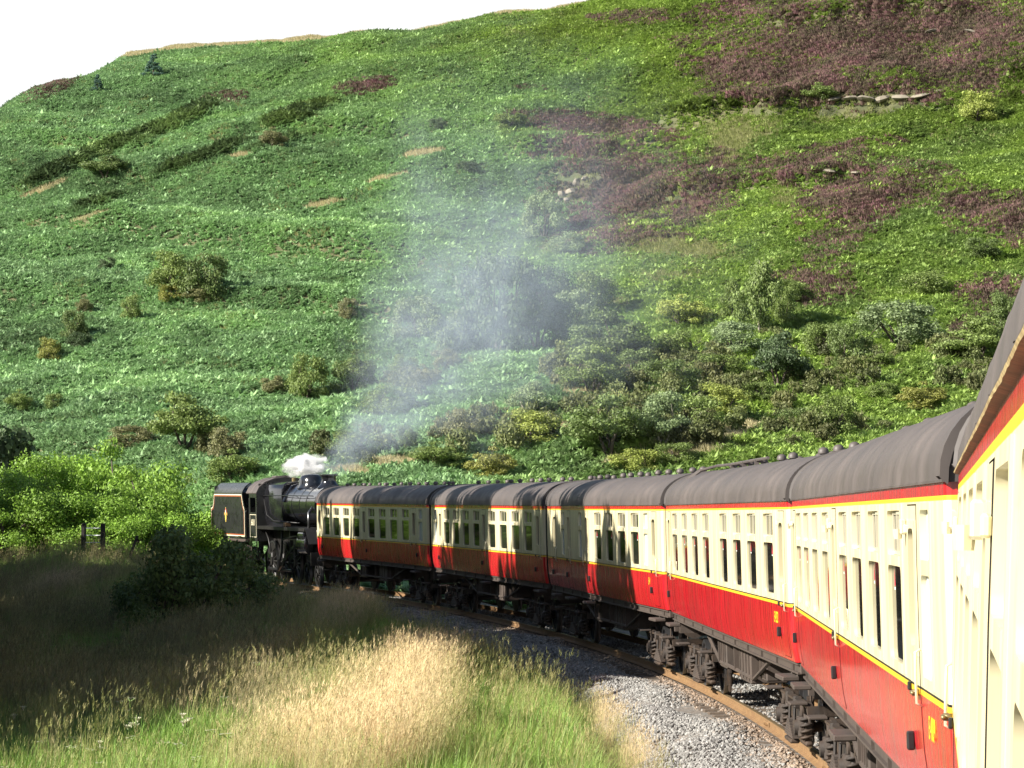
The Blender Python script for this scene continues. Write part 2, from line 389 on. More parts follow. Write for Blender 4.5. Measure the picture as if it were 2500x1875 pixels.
def window_set(sgn):
    key = ('win', sgn)
    if key in MC: return MC[key]
    w = .60
    f = MB(); ring_fill(f, -w-.015, w+.015, 1.862, 2.662, -.555, .555, 1.925, 2.625, .07, .007, .030, 0, sgn)
    ring_fill(f, -w-.015, w+.015, 2.662, 3.078, -.555, .555, 2.70, 3.03, .05, .007, .055, 0, sgn)
    fr = f.mesh('window', [M['cream']], angle=40)
    lo = pane_mesh('pane', -.575, .575, 1.905, 2.645, -.020, M['glass'], sgn)
    up = pane_mesh('pane', -.575, .575, 2.68, 3.05, -.045, M['glass'], sgn)
    v = MB()
    for (a, c_, o) in ((-.55, -.05, -.012), (.02, .52, -.030)):
        for (x0, x1, z0, z1) in ((a, a+.03, 2.705, 3.025), (c_-.03, c_, 2.705, 3.025), (a+.03, c_-.03, 2.705, 2.73), (a+.03, c_-.03, 3.0, 3.025)):
            ys = sorted((sgn*(sy(2.86)+o), sgn*(sy(2.86)+o-.016))); v.box(x0, x1, ys[0], ys[1], z0, z1)
    ve = v.mesh('sliding_ventilator', [M['alu']])
    s = MB(); y = sgn*(sy(2.55)-.0185); s.add([(-.045, y, 2.47), (.045, y, 2.47), (0, y, 2.60), (-.045, y-.001*sgn, 2.47)], [(0, 1, 2) if sgn < 0 else (2, 1, 0)], 0)
    s.add([(-.04, y, 2.44), (.04, y, 2.44), (.04, y, 2.46), (-.04, y, 2.46)], [(0, 1, 2, 3) if sgn < 0 else (3, 2, 1, 0)], 1)
    st = s.mesh('sticker', [M['sticker'], M['stickw']])
    MC[key] = (fr, lo, up, ve, st); return MC[key]
def toilet_set(sgn):
    key = ('wc', sgn)
    if key in MC: return MC[key]
    f = MB(); ring_fill(f, -.345, .345, 1.862, 2.662, -.30, .30, 1.925, 2.60, .07, .007, .05, 0, sgn)
    ring_fill(f, -.345, .345, 2.662, 3.078, -.30, .30, 2.70, 3.03, .05, .007, .05, 0, sgn)
    MC[key] = (f.mesh('window', [M['cream']], angle=40), pane_mesh('pane', -.315, .315, 1.91, 2.62, -.030, M['frosted'], sgn), pane_mesh('pane', -.315, .315, 2.685, 3.045, -.04, M['frosted'], sgn))
    return MC[key]
def skin(b, xs, rows, skip, sgn, off=0.0, x_of=None):
    V = {}
    def vid(i, j):
        if (i, j) not in V:
            V[(i, j)] = len(b.v); b.v.append((xs[i], sgn*(sy(rows[j])+off), rows[j]))
        return V[(i, j)]
    for i in range(len(xs)-1):
        for j in range(len(rows)-1):
            if skip((xs[i]+xs[i+1])/2, (rows[j]+rows[j+1])/2): continue
            q = (vid(i, j), vid(i+1, j), vid(i+1, j+1), vid(i, j+1))
            b.f.append(q if sgn < 0 else q[::-1]); b.m.append(rowmat((rows[j]+rows[j+1])/2))
def door_set(sgn, hand):
    """slam door with drop light, handles, hinges: meshes centred on x=0"""
    key = ('door', sgn, hand)
    if key in MC: return MC[key]
    W = .335; b = MB(); rows = [r for r in ROWS if 1.10 <= r <= 3.07]; rows[0] = 1.11; rows[-1] = 3.06
    hx = lambda x, z: abs(x) < .25 and 2.05 < z < 2.95
    skin(b, [-W, -.25, .25, W], rows, hx, sgn, .004)
    for x in (-W, W):          # edge faces
        b.add([(x, sgn*(sy(z)+.004), z) for z in rows] + [(x, sgn*(sy(z)-.05), z) for z in rows], [(k, k+1, len(rows)+k+1, len(rows)+k) for k in range(len(rows)-1)], 3)
    dm = b.mesh('door', [M[k] for k in BODY_M], angle=30)
    f = MB(); ring_fill(f, -.262, .262, 2.04, 2.96, -.205, .205, 2.10, 2.905, .085, .013, .06, 0, sgn)
    fr = f.mesh('drop_light', [M['cream']], angle=40)
    gl = pane_mesh('pane', -.235, .235, 2.06, 2.94, -.035, M['glass'], sgn)
    h = MB(); y0 = sgn*(sy(1.78)+.004); hxp = -.27*hand
    h.tube([(hxp, y0, 1.80), (hxp, y0+.05*sgn, 1.80)], .022, 8); h.tube([(hxp-.06, y0+.05*sgn, 1.80), (hxp+.06, y0+.05*sgn, 1.80)], .014, 8)
    hm = h.mesh('door_handle', [M['brass']], smooth=True)
    g = MB(); gx_ = -.45*hand; pts = [(gx_, sgn*(sy(2.1)), 2.10), (gx_, sgn*(sy(2.1)+.04), 2.08), (gx_, sgn*(sy(1.9)+.042), 1.90), (gx_, sgn*(sy(1.8)+.04), 1.74), (gx_, sgn*sy(1.72), 1.72)]
    g.tube(pts, .010, 8); gm = g.mesh('grab_rail', [M['alu']], smooth=True)
    hi = MB()
    for z in (1.81, 2.9):
        ya = sgn*(sy(z)+.002); yb = sgn*(sy(z)+.03); hi.box(W*hand-.03 if hand > 0 else -W-.03, W*hand+.03 if hand > 0 else -W+.03, min(ya, yb), max(ya, yb), z-.03, z+.03, 1 if z > 2 else 0, bev=.008)
    him = hi.mesh('hinge', [M['black'], M['cream']])
    bs = MB(); ya = sgn*(sy(1.45)-.004); yb = sgn*(sy(1.45)+.05); bs.box(W*hand+.07*hand-.04, W*hand+.07*hand+.04, min(ya, yb), max(ya, yb), 1.36, 1.49, bev=.01)
    bsm = bs.mesh('door_stop', [M['black']])
    cl = MB(); ya = sgn*(sy(1.81)+.004); yb = sgn*(sy(1.81)+.03); cl.box(-.40, .40, min(ya, yb), max(ya, yb), 3.068, 3.08)
    MC[key] = (dm, fr, gl, hm, gm, him, bsm); return MC[key]
LAMP = None
def roof_mesh():
    if 'roof' in MC: return MC['roof']
    prof = []
    for k in range(25):
        t = math.pi*k/24; c, s = math.cos(t), math.sin(t)
        prof.append((1.412*math.copysign(abs(c)**.70, c), 3.215 + .645*abs(s)**.93))
    prof = [(1.372, 3.195), (1.418, 3.195), (1.420, 3.212)] + prof + [(-1.420, 3.212), (-1.418, 3.195), (-1.372, 3.195)]
    b = MB(); xs = list(np.linspace(-9.86, 9.86, 24)); rings = [[(x, y, z) for y, z in prof] for x in xs]
    b.loft(rings, 0, True, True)
    for x in np.linspace(-8.2, 8.2, 9):       # lapped seams of the roof sheets
        b.loft([[(x+dx, y*(1+e/1.4), z+e*(z-3.1)) for y, z in prof[2:-2]] for dx, e in ((-.05, -.001), (-.02, .0022), (.02, .0022), (.05, -.001))], 0, False, False)
    for sx in (-1, 1):                        # end lip
        b.loft([[(sx*9.86+dx*sx, y*(1+e/1.4), z+e) for y, z in prof[2:-2]] for dx, e in ((-.16, .0), (-.15, .02), (.02, .02), (.02, -.03))], 0, False, False)
    MC['roof'] = b.mesh('roof', [M['roof']], angle=35); return MC['roof']
def vent_mesh():
    if 'vent' in MC: return MC['vent']
    b = MB(); pr = [(.06, 0), (.06, .07), (.10, .075), (.10, .10), (.092, .14), (.07, .17), (.03, .188), (.001, .19)]
    b.loft([[(r*math.cos(2*math.pi*k/14), r*math.sin(2*math.pi*k/14), z) for k in range(14)] for r, z in pr]); MC['vent'] = b.mesh('ventilator', [M['roof']], angle=50); return MC['vent']
def coil(b, x, y, z0, z1, r, wire, turns=4, mi=0):
    n = turns*10
    b.tube([(x+r*math.cos(2*math.pi*i/10), y+r*math.sin(2*math.pi*i/10), z0+(z1-z0)*i/n) for i in range(n+1)], wire, 5, mi)
def bogie_meshes():
    if 'bogie' in MC: return MC['bogie']
    ax = 1.295; wz = .0925; R = .457; out = {}
    w = MB(); ZZ = wz-0
    prof = [(.03, -.06), (R+.03, -.06), (R+.028, -.035), (R, -.03), (R-.005, .075), (R-.07, .07), (R-.09, .03), (.16, .02), (.13, .06), (.03, .06)]
    w.loft([[(r*math.cos(2*math.pi*k/28), y, r*math.sin(2*math.pi*k/28)) for k in range(28)] for r, y in prof])
    w.m = [1 if 2*28 <= fi < 5*28 else 0 for fi in range(len(w.f))]
    out['wheel'] = w.mesh('wheel', [M['steel'], M['tyre']], angle=30)
    a = MB(); a.tube([(0, -.98, 0), (0, .98, 0)], .07, 10); out['axle'] = a.mesh('axle', [M['bogie']], smooth=True)
    # side frame plate (outside the wheels), local y = 0 at plate centre
    s = MB(); poly = [(-1.98, .40), (-1.6, .46), (-.55, .40), (-.4, .28), (.4, .28), (.55, .40), (1.6, .46), (1.98, .40), (1.98, .30), (1.62, .26), (1.58, -.04), (1.46, -.04), (1.44, .22), (1.15, .22), (1.13, -.04), (1.01, -.04), (.98, .20), (.5, .10), (-.5, .10), (-.98, .20), (-1.01, -.04), (-1.13, -.04), (-1.15, .22), (-1.44, .22), (-1.46, -.04), (-1.58, -.04), (-1.62, .26), (-1.98, .30)]
    s.prism(poly, 1, -.03, .03)
    s.box(-1.95, 1.95, -.02, .09, .405, .435); s.box(-.55, .55, -.06, .10, .06, .10)
    for x in (-1.95, 1.95): s.box(x-.04, x+.04, -1.9, .06, .28, .42)      # headstock crosses to the other side
    for x in (-.34, .34): s.tube([(x, .07, .30), (x, .10, -.16)], .024, 6)  # swing links
    s.box(-.42, .42, .02, .16, -.20, -.14, bev=.02)
    for x in (-.55, .55): s.box(x-.07, x+.07, -.02, .11, .30, .47, bev=.02)
    out['side_frame'] = s.mesh('side_frame', [M['bogie']], angle=35)
    x = MB(); x.box(-.14, .14, -.05, .17, -.15, .15, bev=.04); x.tube([(0, .15, 0), (0, .215, 0)], [.115, .10], 14); x.box(-.34, .34, -.01, .10, -.24, -.17, bev=.02)
    x.box(-.05, .05, .03, .12, .15, .30, bev=.01)
    out['axle_box'] = x.mesh('axle_box', [M['bogie']], angle=40)
    c = MB(); coil(c, 0, 0, -.17, .16, .085, .02, 4); c.tube([(0, 0, -.18), (0, 0, .19)], .045, 8); out['coil_spring'] = c.mesh('coil_spring', [M['bogie']], smooth=True)
    l = MB()
    for k in range(7):
        h = .58-.07*k; l.box(-h, h, -.05, .05, -.12+.035*k, -.09+.035*k)
    out['leaf_spring'] = l.mesh('leaf_spring', [M['frame']])
    k = MB(); k.prism([(0, -.28), (.07, -.26), (.11, 0), (.07, .26), (0, .28), (.035, 0)], 1, -.05, .05); k.box(.07, .20, -.02, .02, -.03, .03); k.tube([(.10, 0, .1), (.12, 0, .46)], .018, 6)
    out['brake_block'] = k.mesh('brake_block', [M['bogie']])
    st = MB(); st.box(-.22, .22, 0, .24, .44, .475, bev=.008)
    for xx in (-.18, .18): st.tube([(xx, .02, .45), (xx, -.02, .2)], .016, 5)
    out['step'] = st.mesh('step', [M['frame']])
    g = MB(); g.prism([(-.05, -.28), (.05, -.28), (.10, .32), (-.10, .32)], 1, -.02, .02); out['guard_iron'] = g.mesh('guard_iron', [M['bogie']])
    MC['bogie'] = out; return out
def make_bogie(parent, x, yaw):
    B = bogie_meshes(); e = empty('bogie', parent=parent); e.location = (x, 0, 0); e.rotation_euler = (0, 0, yaw); wz = .0925
    for ax in (-1.295, 1.295):
        put('axle', B['axle'], e, (ax, 0, wz))
        for sg in (1, -1):
            put('wheel', B['wheel'], e, (ax, .735*sg, wz), (0, 0, 0 if sg > 0 else math.pi))
            put('axle_box', B['axle_box'], e, (ax, .97*sg, wz), (0, 0, 0 if sg > 0 else math.pi))
            for k in (-.25, .25): put('coil_spring', B['coil_spring'], e, (ax+k, 1.03*sg, wz+.02))
            for k in (-1, 1): put('brake_block', B['brake_block'], e, (ax+k*.50, .735*sg, wz), (0, 0, 0 if k > 0 else math.pi))
    for sg in (1, -1):
        put('side_frame', B['side_frame'], e, (0, 1.0*sg, 0), (0, 0, 0 if sg > 0 else math.pi))
        put('leaf_spring', B['leaf_spring'], e, (0, 1.09*sg, .0))
        for k in (-1.75, 1.75):
            put('step', B['step'], e, (k, 1.05*sg, 0), (0, 0, 0 if sg > 0 else math.pi))
            put('guard_iron', B['guard_iron'], e, (k*1.08, .74*sg, .0))
    return e
def text_mesh(txt, size, mt):
    key = ('txt', txt, size)
    if key in MC: return MC[key]
    cu = bpy.data.curves.new('lettering', 'FONT'); cu.body = txt; cu.size = size; cu.extrude = .001; cu.align_x = 'CENTER'; cu.align_y = 'CENTER'; cu.space_character = 1.05; cu.offset = .002
    o = bpy.data.objects.new('lettering', cu); me = bpy.data.meshes.new_from_object(o); me.name = 'lettering'
    me.materials.clear(); me.materials.append(mt); bpy.data.objects.remove(o); bpy.data.curves.remove(cu); MC[key] = me; return me
def make_coach(i, label, items, number, num_x, peel=False, extras=()):
    sc = S_E + i*PITCH; vm = vehicle_matrix(sc, HB, -.018 if i == -1 else CANT)
    if i == -1: pv = Matrix.Translation((1.27, 7.9, 0)); vm = pv @ Matrix.Rotation(-.0127, 4, 'Z') @ pv.inverted() @ vm; vm = Matrix.Translation((-.213, 0, -.02)) @ vm
    if i == 0: pv = Matrix.Translation((4.9, 36.7, 0)); vm = pv @ Matrix.Rotation(.0013, 4, 'Z') @ pv.inverted() @ vm
    root = empty('railway_carriage', vm)
    tag(root, label, 'railway carriage', 'carriages of the train in crimson and cream')
    body = MB()
    for sgn in (1, -1):
        holes = []
        for kind, x, hand in items:
            hw = {'win': .60, 'wc': .33, 'door': .345, 'slit': .33}[kind]
            holes.append((x-hw, x+hw, 1.10 if kind == 'door' else 1.87, 3.07))
        xs = sorted(set([-9.74, 9.74] + [v for h in holes for v in h[:2]]))
        extra = []
        for a, c_ in zip(xs[:-1], xs[1:]):
            if c_-a > 1.4: extra.append((a+c_)/2)
        xs = sorted(xs+extra)
        skin(body, xs, ROWS, lambda x, z: any(h[0] < x < h[1] and h[2] < z < h[3] for h in holes), sgn)
        for sx in (-1, 1):     # rounded corners
            pts = [(9.74, 0), (9.79, -.012), (9.82, -.04), (9.83, -.08)]
            vs = [(sx*p[0], sgn*(sy(z)+p[1]), z) for p in pts for z in ROWS]; n = len(ROWS)
            for k in range(3):
                for j in range(n-1):
                    q = (k*n+j, k*n+j+1, (k+1)*n+j+1, (k+1)*n+j)
                    body.add([vs[t] for t in q], [(0, 1, 2, 3) if sx*sgn > 0 else (3, 2, 1, 0)], rowmat((ROWS[j]+ROWS[j+1])/2))
        for h in holes:        # dark jamb lining behind doors
            if h[2] < 1.5:
                body.add([(x, sgn*(sy(z)-.052), z) for x, z in ((h[0], 1.1), (h[1], 1.1), (h[1], 3.07), (h[0], 3.07))], [(0, 1, 2, 3)], 3)
                for x in h[:2]: body.add([(x, sgn*(sy(1.1)-.052), 1.1), (x, sgn*sy(1.1), 1.1), (x, sgn*sy(2.0), 2.0), (x, sgn*sy(3.07), 3.07), (x, sgn*(sy(3.07)-.052), 3.07)], [(0, 1, 2, 3, 4)], 3)
    for sx in (-1, 1):         # end walls
        pr = [(sx*9.83, y, z) for y, z in [(-(sy(z)-.08), z) for z in ROWS] + [(sy(z)-.08, z) for z in ROWS[::-1]]]
        body.add(pr, [tuple(range(len(pr)))], 3)
    bo = body.build('body', [M[k] for k in BODY_M], root, angle=25)
    rf = put('roof', roof_mesh(), root)
    rr = random.Random(i*13+5); vx = -8.6
    while vx < 8.9:
        for yy in ((.30,) if rr.random() < .35 else (.30, -.34)):
            if rr.random() < .9: put('ventilator', vent_mesh(), rf, (vx+rr.uniform(-.08, .08), yy, 3.825), (0, 0, 0), .82)
        vx += rr.choice((1.3, 1.55, 1.9, 2.6)) if i not in (0, -1) else rr.choice((2.6, 3.4, 4.2))
    for kind, x, hand in items:
        for sgn in (1, -1):
            if sgn < 0 and i < 4 and i >= 0: continue      # far side only where it could be glimpsed
            if kind == 'win':
                fr, lo, up, ve, st = window_set(sgn); w = put('window', fr, root, (x, 0, 0))
                put('pane', lo, w); put('pane', up, w); v = put('sliding_ventilator', ve, w)
                if sgn > 0 and i < 3: put('sticker', st, w, ((-.25 if (int(x*7) % 2) else .28), 0, 0))
            elif kind in ('wc', 'slit'):
                fr, lo, up = toilet_set(sgn); w = put('window', fr, root, (x, 0, 0)); put('pane', lo, w); put('pane', up, w)
                if kind == 'wc': w['label'] = 'frosted lavatory window'
            else:
                dm, fr, gl, hm, gm, him, bsm = door_set(sgn, hand); d = put('door', dm, root, (x, 0, 0))
                put('drop_light', fr, d); put('pane', gl, d); put('door_handle', hm, d); put('hinge', him, d)
                put('grab_rail', gm, root, (x, 0, 0)); put('door_stop', bsm, root, (x, 0, 0))
                if i <= 0:
                    lb = MB(); y0 = sgn*sy(2.95); lb.box(-.05, .05, min(y0, y0+.045*sgn), max(y0, y0+.045*sgn), 2.86, 2.97, bev=.01); lb.tube([(0, y0+.06*sgn, 2.90), (0, y0+.06*sgn, 2.83)], [.035, .028], 8)
                    o = lb.build('door_lamp', M['alu'], root); o.location = (x+.47*(hand if i == 0 else 1), 0, 0)
    # solebars, steps, truss and boxes below the floor
    for sgn in (1, -1):
        s = MB(); y0, y1 = sorted((sgn*1.20, sgn*1.29)); s.box(-9.80, 9.80, y0, y1, .90, 1.045, bev=.01); y2, y3 = sorted((sgn*1.29, sgn*1.325))
        s.box(-9.78, 9.78, y2, y3, .90, .925); s.box(-9.78, 9.78, y2, y3, 1.02, 1.045)
        for x in np.arange(-9.2, 9.3, 1.84): s.box(x-.02, x+.02, y2, y3-.004 if sgn > 0 else y3, .926, 1.019)
        s.build('solebar', M['frame'], root)
        t = MB(); t.tube([(-5.2, sgn*1.1, .88), (-2.6, sgn*1.1, .42), (2.6, sgn*1.1, .42), (5.2, sgn*1.1, .88)], .035, 6)
        for x in (-2.6, 0, 2.6): t.box(x-.04, x+.04, sgn*1.1-.04, sgn*1.1+.04, .42, .90)
        t.build('truss_rod', M['frame'], root)
    for kind, x, hand in items:
        if kind == 'door':
            for sgn in (1, -1):
                f = MB(); y0, y1 = sorted((sgn*1.27, sgn*1.50)); f.box(x-.42, x+.42, y0, y1, .80, .86, bev=.012)
                for dx in (-.3, .3): f.tube([(x+dx, sgn*1.3, .82), (x+dx, sgn*1.22, .98)], .016, 5)
                f.build('footboard', M['frame'], root)
    for (x, hw, z0, y) in ((-1.3, .75, .30, .95), (2.2, .55, .34, .95), (-3.4, .4, .44, .9), (.7, .35, .22, .6)):
        for sgn in (1, -1):
            bb = MB(); y0, y1 = sorted((sgn*(y-.45), sgn*(y+.15))); bb.box(x-hw, x+hw, y0, y1, z0, .90, bev=.02)
            ya, yb = sorted((sgn*(y+.15), sgn*(y+.17)))
            for q in np.linspace(-hw+.1, hw-.1, 4): bb.box(x+q-.03, x+q+.03, ya, yb, z0+.05, .88)
            bb.build('battery_box', M['frame'], root)
    vc = MB(); vc.tube([(-4.6, .4, .55), (-4.0, .4, .55)], .27, 14); vc.tube([(3.9, -.3, .55), (4.7, -.3, .55)], .27, 14); vc.build('vacuum_cylinder', M['bogie'], root, angle=40)
    for x in (-HB, HB):
        _, a0 = track(sc); _, a1 = track(sc+x); make_bogie(root, x, a0-a1)
    for sx in (-1, 1):
        g = MB(); X = sorted((sx*9.83, sx*10.19)); xs = np.linspace(X[0], X[1], 7)
        rings = [[(x, y*(1 if k % 2 else .93), 2.2+(z-2.2)*(1 if k % 2 else .96)) for y, z in ((-.52, 1.02), (.52, 1.02), (.52, 3.1), (.42, 3.32), (-.42, 3.32), (-.52, 3.1))] for k, x in enumerate(xs)]
        g.loft(rings); g.build('gangway_bellows', M['rubber'], root)
        for sgn in (1, -1):
            u = MB(); u.tube([(sx*9.75, sgn*.86, .72), (sx*10.06, sgn*.86, .72)], [.10, .085], 12); u.tube([(sx*10.06, sgn*.86, .72), (sx*10.12, sgn*.86, .72)], [.23, .22], 16); u.build('buffer', M['bogie'], root, angle=40)
        h = MB(); h.box(min(sx*9.70, sx*9.82), max(sx*9.70, sx*9.82), -1.19, 1.19, .62, 1.03); h.build('headstock', M['frame'], root)
        lamp = MB(); lamp.box(min(sx*9.83, sx*9.98), max(sx*9.83, sx*9.98), 1.02, 1.12, 2.9, 3.05, bev=.01); lamp.build('lamp_bracket', M['black'], root)
    if number:
        o = put('number_lettering', text_mesh(number, .185, M['orange']), root, (num_x, sy(1.62)+.006, 1.60), (math.pi/2-.02, 0, math.pi), (.8, 1.15, 1))
    if peel:
        for sgn in (1,):
            g = MB(); rings = []
            for x in np.linspace(-9.85, 9.85, 300):
                e = (float(vnoise(np.array(x*2.3), np.array(.3), 2))-.5)*.010 + (float(vnoise(np.array(x*9.0), np.array(1.3), 3))-.5)*.008
                rings.append([(x, sgn*y, z) for y, z in ((1.398, 3.174+e*.6), (1.424+e*.25, 3.182+e*.3), (1.428+e*.2, 3.189), (1.40, 3.200))])
            g.loft(rings, 0, True, True); g.m = [1 if (f_[0] % 4) == 1 and len(f_) == 4 else 0 for f_ in g.f]; g.build('gutter', [M['peel'], M['peelp']], root, angle=40)
    if 'conduit' in extras:
        c = MB(); P = [(8.6, 1.15, 3.60), (8.3, .8, 3.86), (7.6, .55, 3.93), (6.4, .42, 3.93), (3.0, .40, 3.94), (.5, .40, 3.94)]
        c.tube(P, .028, 6); c.tube([(p[0]+.12, p[1]+.05, p[2]-.01) for p in P[:3]], .025, 6)
        for x in (6.2, 4.2, 2.2): c.box(x-.03, x+.03, .36, .44, 3.80, 3.95)
        c.build('roof_conduit', M['roof'], root)
    return root
def mirror(L): return [(k, -x, -h) for k, x, h in L]
L_B = [('wc', 8.85, 1), ('door', 7.8, 1), ('win', 6.5, 1), ('win', 4.6, 1), ('win', 2.7, 1), ('win', .8, 1), ('door', -.56, 1), ('win', -1.95, 1), ('win', -3.85, 1), ('win', -5.78, 1), ('win', -7.7, 1), ('door', -9.1, 1)]
L_D = [('door', 9.0, 1), ('win', 7.65, 1), ('win', 5.55, 1), ('win', 3.5, 1), ('win', 1.45, 1), ('win', -1.5, 1), ('win', -3.55, 1), ('win', -5.55, 1), ('win', -7.65, 1), ('door', -9.1, 1)]
L_C = [('door', 8.1, 1), ('slit', 6.3, 1), ('door', 5.15, 1), ('slit', 2.9, 1), ('door', 1.75, -1), ('win', -.3, 1), ('win', -2.25, 1), ('win', -4.2, 1), ('win', -6.15, 1), ('wc', -7.7, 1), ('door', -8.75, 1)]
L_E = [('door', 9.25, 1), ('win', 8.05, 1), ('win', 6.3, 1), ('win', 4.45, 1), ('win', 2.5, 1), ('door', 1.1, 1), ('win', -.3, 1), ('win', -2.15, 1), ('win', -4.1, 1), ('win', -6.1, 1), ('door', -7.55, 1), ('wc', -8.5, 1)]
make_coach(-1, 'nearest carriage at the right edge with peeling gutter and worn cream paint', mirror(L_B), None, 0, True)
make_coach(0, 'carriage second from the camera with its glossy red side streaked pink', L_E, 'E 4839', -8.6)
make_coach(1, 'fully sunlit carriage third from the camera with the conduit pipe on its roof', L_D, 'E 4252', -8.3, extras=('conduit',))
make_coach(2, 'fourth carriage from the camera with several doors and few windows at its far half', L_C, 'E 4', -8.0)
make_coach(3, 'shaded carriage fifth from the camera with shadow bands across its roof', L_B, None, 0)
make_coach(4, 'farthest carriage coupled to the black steam engine', mirror(L_B), None, 0)
# ------------------------------------------------------------------ steam locomotive, running tender first
S5 = S_E + 5*PITCH
lm = vehicle_matrix(S5-4.0, 3.0); loco = empty('steam_locomotive', lm)
tag(loco, 'black steam locomotive with shiny boiler between its tender and the first carriage', 'steam engine')
def circ(r, n=28, a0=0): return [(r*math.cos(2*math.pi*k/n+a0), r*math.sin(2*math.pi*k/n+a0)) for k in range(n)]
b = MB(); AZ = 3.05
st = [(-4.25, .70, AZ), (-4.22, .86, AZ), (-2.75, .86, AZ), (-2.74, .83, AZ), (-1.0, .87, AZ+.01), (.9, .95, AZ+.03), (1.0, .96, AZ+.03)]
b.loft([[(x, r*c, z+r*s) for c, s in circ(r and 1.0)] for x, r, z in st])
for x in (-2.75, -1.6, -.4, .8):           # boiler bands
    r = float(np.interp(x, [q[0] for q in st], [q[1] for q in st])); b.loft([[(x+dx, (r+e)*c, AZ+.01+(r+e)*s) for c, s in circ(1)] for dx, e in ((-.04, 0), (-.035, .012), (.035, .012), (.04, 0))], 0, True, False)
b.build('boiler', M['loco'], loco, angle=30)
f = MB(); pr = [(-.80, 1.9), (-.98, 2.5), (-1.0, 3.1), (-.97, 3.72), (-.88, 3.96), (-.70, 4.06), (0, 4.10), (.70, 4.06), (.88, 3.96), (.97, 3.72), (1.0, 3.1), (.98, 2.5), (.80, 1.9)]
f.loft([[(x, y*k, 1.9+(z-1.9)*k2) for y, z in pr] for x, k, k2 in ((.98, .97, .975), (1.05, 1, 1), (4.1, 1.0, .985))]); f.build('firebox', M['loco'], loco, angle=35)
d = MB(); d.loft([[(-.5+r*c*1.25, r*s, z) for c, s in circ(1)] for r, z in ((.62, 3.78), (.56, 3.90), (.53, 4.05), (.50, 4.22), (.42, 4.33), (.22, 4.385), (.02, 4.395))]); d.build('dome', M['loco'], loco, angle=50)
c = MB(); c.loft([[(-3.45+r*cc, r*s, z) for cc, s in circ(1)] for r, z in ((.52, 3.80), (.36, 3.95), (.31, 4.10), (.32, 4.26), (.38, 4.28), (.38, 4.36), (.30, 4.37), (.26, 4.2))]); c.build('chimney', M['loco'], loco, angle=40)
v = MB()
for y in (-.22, .22): v.tube([(1.7, y, 4.05), (1.7, y, 4.22), (1.7, y, 4.26)], [.09, .09, .04], 10)
v.build('safety_valve', M['brass'], loco)
tf = MB(); tf.tube([(.55, -1.0, 3.2), (.55, -.6, 3.86), (.55, 0, 4.02), (.55, .6, 3.86), (.55, 1.0, 3.2)], .07, 8); tf.box(.35, .75, -.3, .3, 3.95, 4.12, bev=.04); tf.build('top_feed_pipe', M['loco'], loco, angle=40)
for sg in (1, -1):
    h = MB(); h.tube([(-4.2, .93*sg, 3.47), (.8, .98*sg, 3.47), (4.0, 1.06*sg, 3.47)], .02, 6)
    for x in (-3.9, -2.4, -.9, .6, 2.1, 3.5): h.tube([(x, .80*sg, 3.45), (x, 1.0*sg, 3.47)], .018, 5)
    h.build('handrail', M['copper'], loco)
    p = MB(); y0, y1 = sorted((.55*sg, 1.34*sg)); p.box(-4.3, 4.15, y0, y1, 2.06, 2.12); ya, yb = sorted((1.32*sg, 1.345*sg)); p.box(-4.3, 4.15, ya, yb, 1.98, 2.10)
    p.loft([[(-4.3-t*.7*1.0, y, 2.09-.65*(t**1.5)+dz) for y, dz in ((y0, 0), (y1, 0), (y1, .03), (y0, .03))] for t in np.linspace(0, 1, 6)]); p.build('running_plate', M['locod'], loco)
    s = MB(); s.tube([(-3.75, .80*sg, 3.0), (-3.85, 1.02*sg, 2.75), (-4.15, 1.10*sg, 2.1)], .065, 10); s.build('steam_pipe', M['copper'] if sg > 0 else M['loco'], loco, smooth=True)
    cy = MB(); ya, yb = sorted((.72*sg, 1.36*sg)); cy.loft([[(x, (1.04+.34*cc*k)*sg, 1.42+.44*ss*k) for cc, ss in circ(1, 20)] for x, k in ((-4.3, .8), (-4.28, 1), (-2.95, 1), (-2.93, .8))]); cy.box(-4.1, -3.1, ya, yb, 1.6, 1.93, bev=.06); cy.build('cylinder', M['loco'], loco, angle=35)
    # reservoir, injector and pipes on the side
    r_ = MB(); r_.box(-.2, .25, 1.0*sg-.12, 1.0*sg+.12, 2.12, 2.30, bev=.02); r_.build('oil_box', M['rust'], loco)
    pp = MB(); pp.tube([(3.6, 1.12*sg, 3.3), (3.2, 1.1*sg, 2.6), (2.0, 1.08*sg, 2.35), (-2.2, 1.0*sg, 2.3)], .03, 6); pp.tube([(3.9, 1.05*sg, 2.0), (3.0, 1.1*sg, 1.55), (2.6, 1.1*sg, 1.0)], .04, 6); pp.build('side_pipe', M['locod'], loco, smooth=True)
WZ = ZR+.91
def spoked(R, n, name, key):
    w = MB(); pr = [(R+.03, -.07), (R+.028, -.04), (R, -.035), (R, .075), (R-.075, .07), (R-.075, -.06)]
    w.loft([[(r*c, y, r*s) for c, s in circ(1, 40)] for r, y in pr]); nf = len(w.f); w.m = [1 if 2*40 <= k < 4*40 else 0 for k in range(nf)]
    w.tube([(0, -.08, 0), (0, .13, 0)], R*.2, 16)
    for k in range(n):
        a = 2*math.pi*k/n; w.tube([(R*.17*math.cos(a), .03, R*.17*math.sin(a)), ((R-.06)*math.cos(a), .02, (R-.06)*math.sin(a))], [.05*R+.01, .03*R+.01], 5)
    if key == 'drive': w.prism([(R*math.cos(t)*.9, R*math.sin(t)*.9) for t in np.linspace(3.6, 5.8, 10)] , 1, .03, .07); w.tube([(0, .06, .34), (0, .20, .34)], .08, 10)
    return w.mesh(name, [M['locod'], M['tyre']], angle=35)
dw = spoked(.91, 18, 'driving_wheel', 'drive'); pw = spoked(.50, 10, 'bogie_wheel', 'pony')
